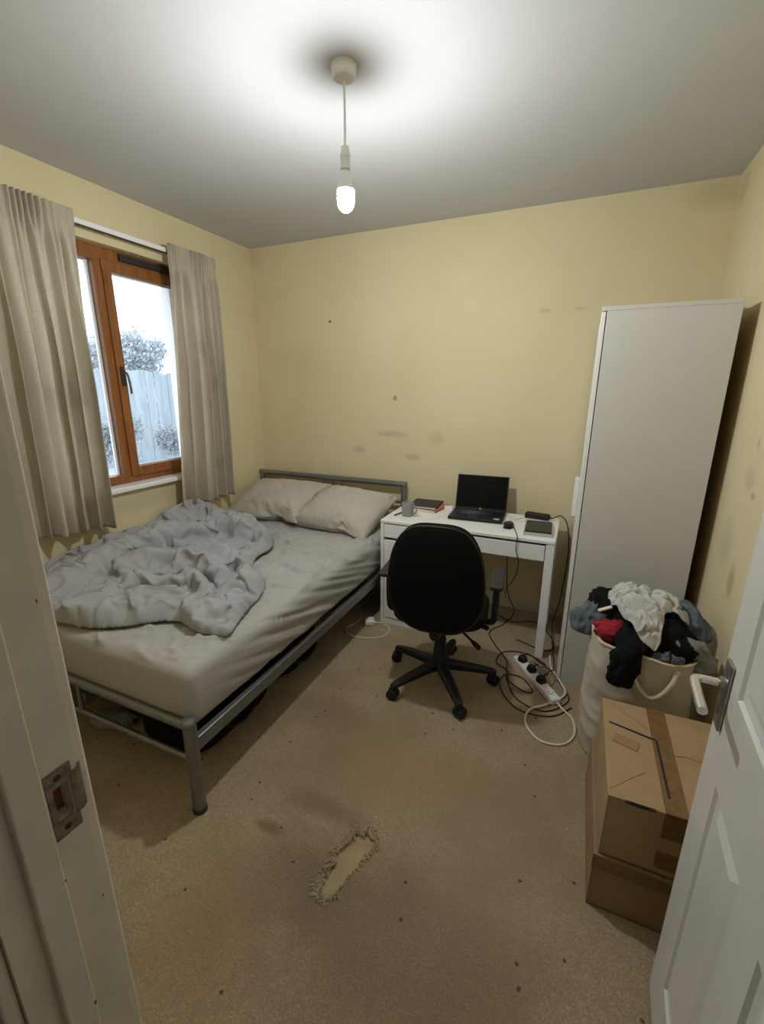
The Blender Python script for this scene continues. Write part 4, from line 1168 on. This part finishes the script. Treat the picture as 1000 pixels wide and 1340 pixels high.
def bag_handle(a0, a1):
    P0, P1 = bagp(a0, .93, -.006), bagp(a1, .93, -.006); am = (a0 + a1) / 2
    outv = Vector((math.cos(am), math.sin(am), 0))
    pts = [P0]
    for s_, dz_, o_ in ((.10, -.035, .010), (.28, -.085, .018), (.5, -.108, .020), (.72, -.085, .018), (.90, -.035, .010)):
        pts.append(P0.lerp(P1, s_) + outv * (o_ + .012) + Vector((0, 0, dz_)))
    pts.append(P1)
    b = BM(); tube(b, catmull(pts, 6), .0085, 10); h = obj('carry_handle', b, 'bag_trim', t, True)
    for P in (P0, P1):
        b = BM(); lathe(b, [(.015, -.003), (.015, .004), (.010, .006)], 14, xf=Matrix.Translation(P) @ Matrix.Rotation(am, 4, 'Z') @ Matrix.Rotation(PI / 2, 4, 'Y')); obj('eyelet', b, 'bag_trim', h)
bag_handle(math.radians(252), math.radians(298))
bag_handle(math.radians(72), math.radians(118))

LG = 'clothes heaped in the laundry bag'
crumple('dark_garment', 'black garment heaped at the back of the laundry bag', 'garment', 'cloth_black',
        [dict(c=(2.68, -1.06, .61), radii=(.085, .10, .085), seed=1.1, rz=.4), dict(c=(2.76, -1.05, .57), radii=(.12, .13, .10), seed=4.1)], LG)
crumple('dark_garment', 'black garment filling the right half of the laundry bag', 'garment', 'cloth_black',
        [dict(c=(2.865, -1.17, .555), radii=(.125, .125, .095), seed=2.4, rz=.3), dict(c=(2.80, -1.20, .53), radii=(.10, .09, .07), seed=3.4)], LG)
def drape(name, label, m, pts, wid, thick, seed, group=LG, cat='garment'):
    """a folded length of cloth following a path over the rim"""
    P = catmull(pts, 14); L = len(P); b = BM()
    T = [(P[min(i + 1, L - 1)] - P[max(i - 1, 0)]).normalized() for i in range(L)]
    side = Vector((1, 0, 0)); rings = []
    for i in range(L):
        s_ = (side - T[i] * side.dot(T[i])).normalized(); n_ = T[i].cross(s_)
        v = i / (L - 1); k = (1 - abs(2 * v - 1) ** 6) ** .4 if 0 < v < 1 else .15
        ring = []
        for j in range(40):
            a = 2 * PI * j / 40
            q = P[i] + s_ * math.cos(a) * wid * k + n_ * math.sin(a) * thick * k
            d_ = .55 * thick * (billow(Vector((q.x * 20, q.y * 20, q.z * 9 + seed)), 2) - .4) + (ridged(Vector((math.cos(a) * 1.8, math.sin(a) * 1.2 + seed, v * 3.0)), 2) - .3) * thick * .7 + .012 * N.noise(Vector((q.x * 18, q.y * 18, q.z * 18 + seed)))
            ring.append(b.verts.new(q + (s_ * math.cos(a) + n_ * math.sin(a)) * d_ * k))
        rings.append(ring)
    for A, B in zip(rings, rings[1:]):
        for j in range(40): b.faces.new((A[j], A[(j + 1) % 40], B[(j + 1) % 40], B[j]))
    b.faces.new(rings[0][::-1]); b.faces.new(rings[-1])
    o = obj(name, b, m, None, True, angle=None); return tag(o, label, cat, group)
drape('dark_garment', 'black trouser leg hanging down the front of the laundry bag', 'cloth_black',
      [(2.77, -1.16, .61), (2.755, -1.25, .605), (2.742, -1.325, .565), (2.728, -1.348, .49), (2.720, -1.348, .425)], .046, .022, 1.5)
crumple('red_garment', 'red garment on the front left of the laundry heap', 'garment', 'cloth_red',
        [dict(c=(2.690, -1.215, .585), radii=(.068, .05, .042), seed=6.2, rz=.2, fold=.5, fs=3)], LG)
drape('denim_garment', 'faded blue denim hanging over the left rim of the bag', 'cloth_denim',
      [(2.68, -1.08, .60), (2.63, -1.11, .605), (2.592, -1.135, .575), (2.578, -1.15, .515)], .050, .026, 8.2)
drape('grey_garment', 'dull grey garment hanging over the right rim of the bag', 'cloth_grey',
      [(2.85, -1.22, .57), (2.93, -1.235, .585), (2.985, -1.235, .56), (3.004, -1.245, .495)], .042, .022, 3.7)
drape('denim_garment', 'dark blue cloth draped at the back right of the laundry heap', 'cloth_denim',
      [(2.88, -1.04, .66), (2.94, -1.06, .655), (2.985, -1.09, .61), (3.005, -1.12, .55)], .050, .022, 5.9)
drape('grey_garment', 'teal-grey cloth tucked along the front rim right of the black leg', 'cloth_denim',
      [(2.83, -1.27, .535), (2.88, -1.285, .548), (2.93, -1.275, .545)], .026, .018, 9.4)
b = BM(); box(b, -.028, .028, -.009, .009, -.004, .004, .003, 2, Matrix.Translation((2.655, -1.165, .655)) @ Matrix.Rotation(.35, 4, 'Z') @ Matrix.Rotation(-.35, 4, 'Y'))
tag(obj('garment_label', b, 'cloth_cream', None), 'small cream fabric tag on the black garment in the bag', 'fabric tag')
# light t-shirt spread over the heap
def tshirt():
    out = [(2.665, -1.09), (2.69, -1.02), (2.76, -.985), (2.85, -1.02), (2.93, -1.07), (2.965, -1.12), (2.93, -1.155), (2.87, -1.165), (2.855, -1.23), (2.835, -1.305), (2.79, -1.30), (2.74, -1.255), (2.70, -1.20), (2.675, -1.15)]
    B = catmull([(x, y, 0) for x, y in out], 6, True)
    def top(x, y):
        d = math.hypot((x - 2.785) / .20, (y + 1.09) / .215)
        return .712 - .115 * d * d - .02 * max(0, d - .8) + .018 * N.noise(Vector((x * 14, y * 14, 3))) + .040 * (billow(Vector((x * 11 + y * 7, y * 9 - x * 8, 6.1)), 1) - .4)
    b, rim = poly_grid([(p.x, p.y) for p in B], .0070)
    b.verts.ensure_lookup_table()
    for v in b.verts: v.co.z = top(v.co.x, v.co.y) + .006 + .012 * billow(Vector((v.co.x * 22, v.co.y * 16, 3.)), 2)
    cb = BM(); grid(cb, lambda u, v: (2.60 + .42 * u, -1.36 + .42 * v, top(2.60 + .42 * u, -1.36 + .42 * v)), 50, 50)
    P = sim_cloth(b, cb, -.8, 34, bend=.002, tens=8., mass=.15, pinned=rim, thick=.0025, friction=6.)
    cb.free()
    for v, p in zip(b.verts, P): v.co = p
    o = obj('t_shirt', b, 'cloth_white', None, True, angle=None)
    m = o.modifiers.new('thickness', 'SOLIDIFY'); m.thickness = .004; m.offset = -1
    m = o.modifiers.new('smooth', 'SUBSURF'); m.levels = 1; m.render_levels = 1
    tag(o, 'light grey t-shirt crumpled on top of the laundry heap', 't-shirt', LG)
tshirt()
crumple('dark_garment', 'black garment bulging under the light t-shirt at the centre of the heap', 'garment', 'cloth_black',
        [dict(c=(2.79, -1.10, .60), radii=(.13, .13, .085), seed=7.4, rz=.5, fold=.2)], LG)

# ------------------------------------------------------------------ cardboard boxes
def carton(label, x0, x1, y0, y1, z0, z1, m, tapes, top_marks=False):
    t = thing('cardboard_box', label, 'box', ((x0 + x1) / 2, (y0 + y1) / 2, z0), 0, 'cardboard boxes behind the door')
    th = .004
    for nm, q in (('wall', (x0, x0 + th, y0, y1)), ('wall', (x1 - th, x1, y0, y1)), ('wall', (x0 + th, x1 - th, y0, y0 + th)), ('wall', (x0 + th, x1 - th, y1 - th, y1))):
        b = BM(); box(b, *q, z0, z1 - .004, .0012, 1); obj(nm, b, m, t)
    b = BM(); box(b, x0, x1, y0, y1, z0, z0 + th); obj('bottom', b, m, t)
    xm = (x0 + x1) / 2
    for a, c, tl in ((x0 - .001, xm - .001, .008), (xm + .001, x1 + .001, -.008)):
        b = BM()
        piv = Matrix.Translation((a if tl > 0 else c, 0, z1 - .004)) @ Matrix.Rotation(tl, 4, 'Y') @ Matrix.Translation((-(a if tl > 0 else c), 0, 0))
        box(b, a, c, y0 - .001, y1 + .001, 0, .004, .001, 1, piv); obj('flap', b, m, t)
    return t, xm
UB = (2.666, 3.005, -1.893, -1.442, .203, .422)
t, xm = carton('upper taped cardboard box with a dark bent line on its lid', *UB, 'cardboard', None)
zt = UB[5]
b = BM(); box(b, xm - .028, xm + .028, UB[2] - .0015, UB[3] + .0015, zt - .0005, zt + .0010); tp = obj('tape', b, 'brown_tape', t)
b = BM(); box(b, xm - .028, xm + .028, UB[2] - .0022, UB[2] - .0002, zt - .085, zt + .0004); obj('tape', b, 'brown_tape', t)
b = BM(); box(b, xm - .030, xm + .022, UB[2] - .0022, UB[2] - .0002, zt - .195, zt - .135); obj('tape', b, 'brown_tape', t)
b = BM(); pts = [(2.682, -1.572), (2.820, -1.606), (2.824, -1.84)]
for (xa, ya), (xb_, yb) in zip(pts, pts[1:]):
    L = math.hypot(xb_ - xa, yb - ya); X = Matrix.Translation((xa, ya, zt + .0002)) @ Matrix.Rotation(math.atan2(yb - ya, xb_ - xa), 4, 'Z')
    box(b, 0, L, -.0035, .0035, 0, .0015, 0, 1, X)
o = obj('bent_line', b, 'marker_ink', t); o['label'] = 'dark bent line across the lid'
b = BM(); box(b, -.045, .03, -.022, .022, 0, .0006, 0, 1, Matrix.Translation((2.735, -1.655, zt + .0010)) @ Matrix.Rotation(-.3, 4, 'Z')); o = obj('torn_label', b, 'cardboard_dark', t); o['label'] = 'torn darker patch on the lid'
for pts in ([(2.672, -1.868), (2.70, -1.84), (2.735, -1.80), (2.772, -1.765)], [(2.866, -1.655), (2.90, -1.645), (2.93, -1.652), (2.965, -1.640), (2.995, -1.645)], [(2.685, -1.455), (2.72, -1.49), (2.765, -1.525), (2.80, -1.56)]):
    b = BM(); tube(b, [(x, y, zt) for x, y in pts], .0010, 5); obj('crease', b, 'cardboard_dark', t)
b = BM(); prism(b, [(2.71, -1.8932), (2.775, -1.8935), (2.785, -1.8932), (2.762, -1.8945), (2.745, -1.8955)], zt - .011, zt + .001); obj('torn_edge', b, 'notebook_dark', t)
LB = (2.655, 3.02, -1.900, -1.395, 0., .202)
t, xm = carton('lower cardboard box with tape around its upper edge', *LB, 'cardboard_dark', None)
b = BM(); box(b, LB[0] - .001, LB[1] + .001, LB[2] - .0018, LB[2] - .0002, .150, .190); obj('tape', b, 'brown_tape', t)
b = BM(); box(b, LB[0] - .0018, LB[0] - .0002, LB[2] - .0018, LB[2] + .10, .150, .190); obj('tape', b, 'brown_tape', t)

# ------------------------------------------------------------------ power strip and cables
A_, B_ = Vector((2.285, -.665, 0)), Vector((2.520, -.985, 0))
dv = (B_ - A_); LS = dv.length; az = math.atan2(dv.y, dv.x)
t = thing('power_strip', 'white power strip with black plugs on the carpet by the desk leg', 'power strip', (A_ + B_) / 2, az)
b = BM(); box(b, -LS / 2, LS / 2, -.028, .028, 0, .034, .008, 3); ps = obj('strip_body', b, 'plastic_white', t, world=False)
for k in range(4):
    x = -LS / 2 + .06 + k * (LS - .11) / 3
    b = BM(); box(b, x - .022, x + .022, -.021, .021, .034, .0352, .0005, 1); s_ = obj('socket', b, 'paper', ps, world=False)
    if k == 3:
        b = BM()
        for px, py in ((0, .010), (-.009, -.008), (.009, -.008)): box(b, x + px - .003, x + px + .003, py - .0035, py + .0035, .0350, .0358)
        obj('pin_hole', b, 'notebook_dark', s_, world=False)
PLUGS = []
for k, mm in ((0, 'black plug in the far socket of the power strip'), (1, 'black plug in the middle socket of the power strip'), (2, 'black plug nearest the free socket of the power strip')):
    x = -LS / 2 + .06 + k * (LS - .11) / 3
    Pw = (A_ + B_) / 2 + Vector((math.cos(az) * x, math.sin(az) * x, .0356))
    tt = thing('mains_plug', mm, 'plug', Pw, az + (.3, -.1, .2)[k], 'plugs in the power strip')
    b = BM(); V = []
    for z, sx, sy in ((0, .024, .023), (.012, .024, .023), (.026, .020, .018), (.034, .012, .010)):
        V.append([b.verts.new((px * sx, py * sy, z)) for px, py in ((-1, -.6), (-.6, -1), (.6, -1), (1, -.6), (1, .6), (.6, 1), (-.6, 1), (-1, .6))])
    for q, w in zip(V, V[1:]):
        for i in range(8): b.faces.new((q[i], q[(i + 1) % 8], w[(i + 1) % 8], w[i]))
    b.faces.new(V[0][::-1]); b.faces.new(V[-1]); obj('plug_body', b, 'black_plastic', tt, world=False)
    b = BM(); tube(b, [(0, .010, .026), (0, .024, .034), (0, .036, .036)], [.006, .005, .004], 8); obj('strain_relief', b, 'black_plastic', tt, True, world=False)
    PLUGS.append(Pw)
def cable(name, label, m, pts, r, n=8, cat='cable'):
    b = BM(); tube(b, catmull(pts, n), r, 7); return tag(obj(name, b, m, None, True), label, cat)
R_ = .0035
zc = .0040
cable('power_cable', 'black cable hanging behind the desk and coiling beside the power strip', 'cable_black',
      [(2.105, -.062, .46), (2.112, -.062, .32), (2.130, -.062, .14), (2.19, -.10, .02), (2.15, -.27, zc), (2.08, -.42, zc), (2.14, -.56, zc), (2.23, -.70, zc), (2.255, -.86, zc), (2.33, -1.02, zc), (2.47, -1.06, zc), (2.575, -.93, zc), (2.535, -.815, .006), (2.475, -.70, zc), (2.40, -.64, .010), (2.355, -.66, .05), (2.340, -.69, .067)], R_)
cable('power_cable', 'black cable looping left of the power strip', 'cable_black',
      [(2.385, -.76, .070), (2.42, -.73, .03), (2.44, -.66, zc + .008), (2.32, -.58, zc), (2.20, -.62, zc), (2.18, -.75, zc + .007), (2.25, -.80, zc + .0), (2.275, -.90, zc + .007), (2.36, -.945, zc), (2.40, -.93, zc + .004), (2.33, -.83, zc), (2.24, -.86, zc + .008), (2.245, -.98, zc), (2.35, -1.10, zc), (2.50, -1.085, zc), (2.59, -.98, zc)], R_)
cable('power_cable', 'black cable rising behind the right end of the desk to its adapter', 'cable_black',
      [(2.458, -.86, .071), (2.47, -.82, .08), (2.49, -.74, .05), (2.47, -.50, .03), (2.45, -.25, .06), (2.475, -.12, .16), (2.49, -.08, .35), (2.492, -.075, .55), (2.465, -.08, .70), (2.425, -.10, .752), (2.40, -.150, .757), (2.382, -.180, .752)], R_)
cable('power_cable', 'thin black cable hanging over the front edge of the desk', 'cable_black',
      [(2.155, -.375, .741), (2.175, -.43, .7385), (2.20, -.52, .7385), (2.215, -.588, .739), (2.219, -.606, .728), (2.219, -.609, .66), (2.238, -.609, .58), (2.222, -.58, .48), (2.16, -.40, .32), (2.13, -.20, .18), (2.14, -.09, .10)], .0026)
cable('power_cable', 'black cable lying under the desk towards the back wall', 'cable_black',
      [(2.06, -.15, zc), (2.20, -.22, zc), (2.34, -.16, zc), (2.44, -.30, zc), (2.475, -.46, zc), (2.40, -.50, .005), (2.25, -.44, zc)], R_)
cable('extension_lead', 'white extension lead curling from the power strip on the carpet', 'cable_white',
      [(2.515, -.975, .017), (2.55, -1.01, .006), (2.598, -1.07, .0055), (2.606, -1.175, .0055), (2.555, -1.258, .0055), (2.46, -1.268, .0055), (2.392, -1.18, .0055), (2.402, -1.09, .013), (2.47, -1.02, .013), (2.555, -.90, .013), (2.530, -.80, .014), (2.475, -.68, .012), (2.46, -.55, .0055)], .005)
# white plug and lead beside the bed
t = thing('white_adapter', 'white plug adapter on the carpet between bed and desk', 'plug', (1.315, -.645, 0), .5)
b = BM(); box(b, -.032, .032, -.030, .030, 0, .038, .009, 3); obj('block', b, 'plastic_white', t, world=False)
b = BM(); box(b, -.014, .014, .030, .052, .012, .030, .005, 2); obj('plug', b, 'plastic_white', t, world=False)
b = BM(); tube(b, [(.030, -.01, .020), (.046, -.014, .017)], [.006, .004], 8); obj('strain_relief', b, 'plastic_white', t, True, world=False)
cable('adapter_lead', 'thin white lead looping around the plug beside the bed', 'cable_white',
      [(1.362, -.636, .016), (1.40, -.61, .005), (1.47, -.66, .004), (1.46, -.76, .004), (1.37, -.82, .004), (1.26, -.83, .004), (1.20, -.76, .004), (1.23, -.66, .004), (1.20, -.54, .004), (1.10, -.40, .004)], .0032)
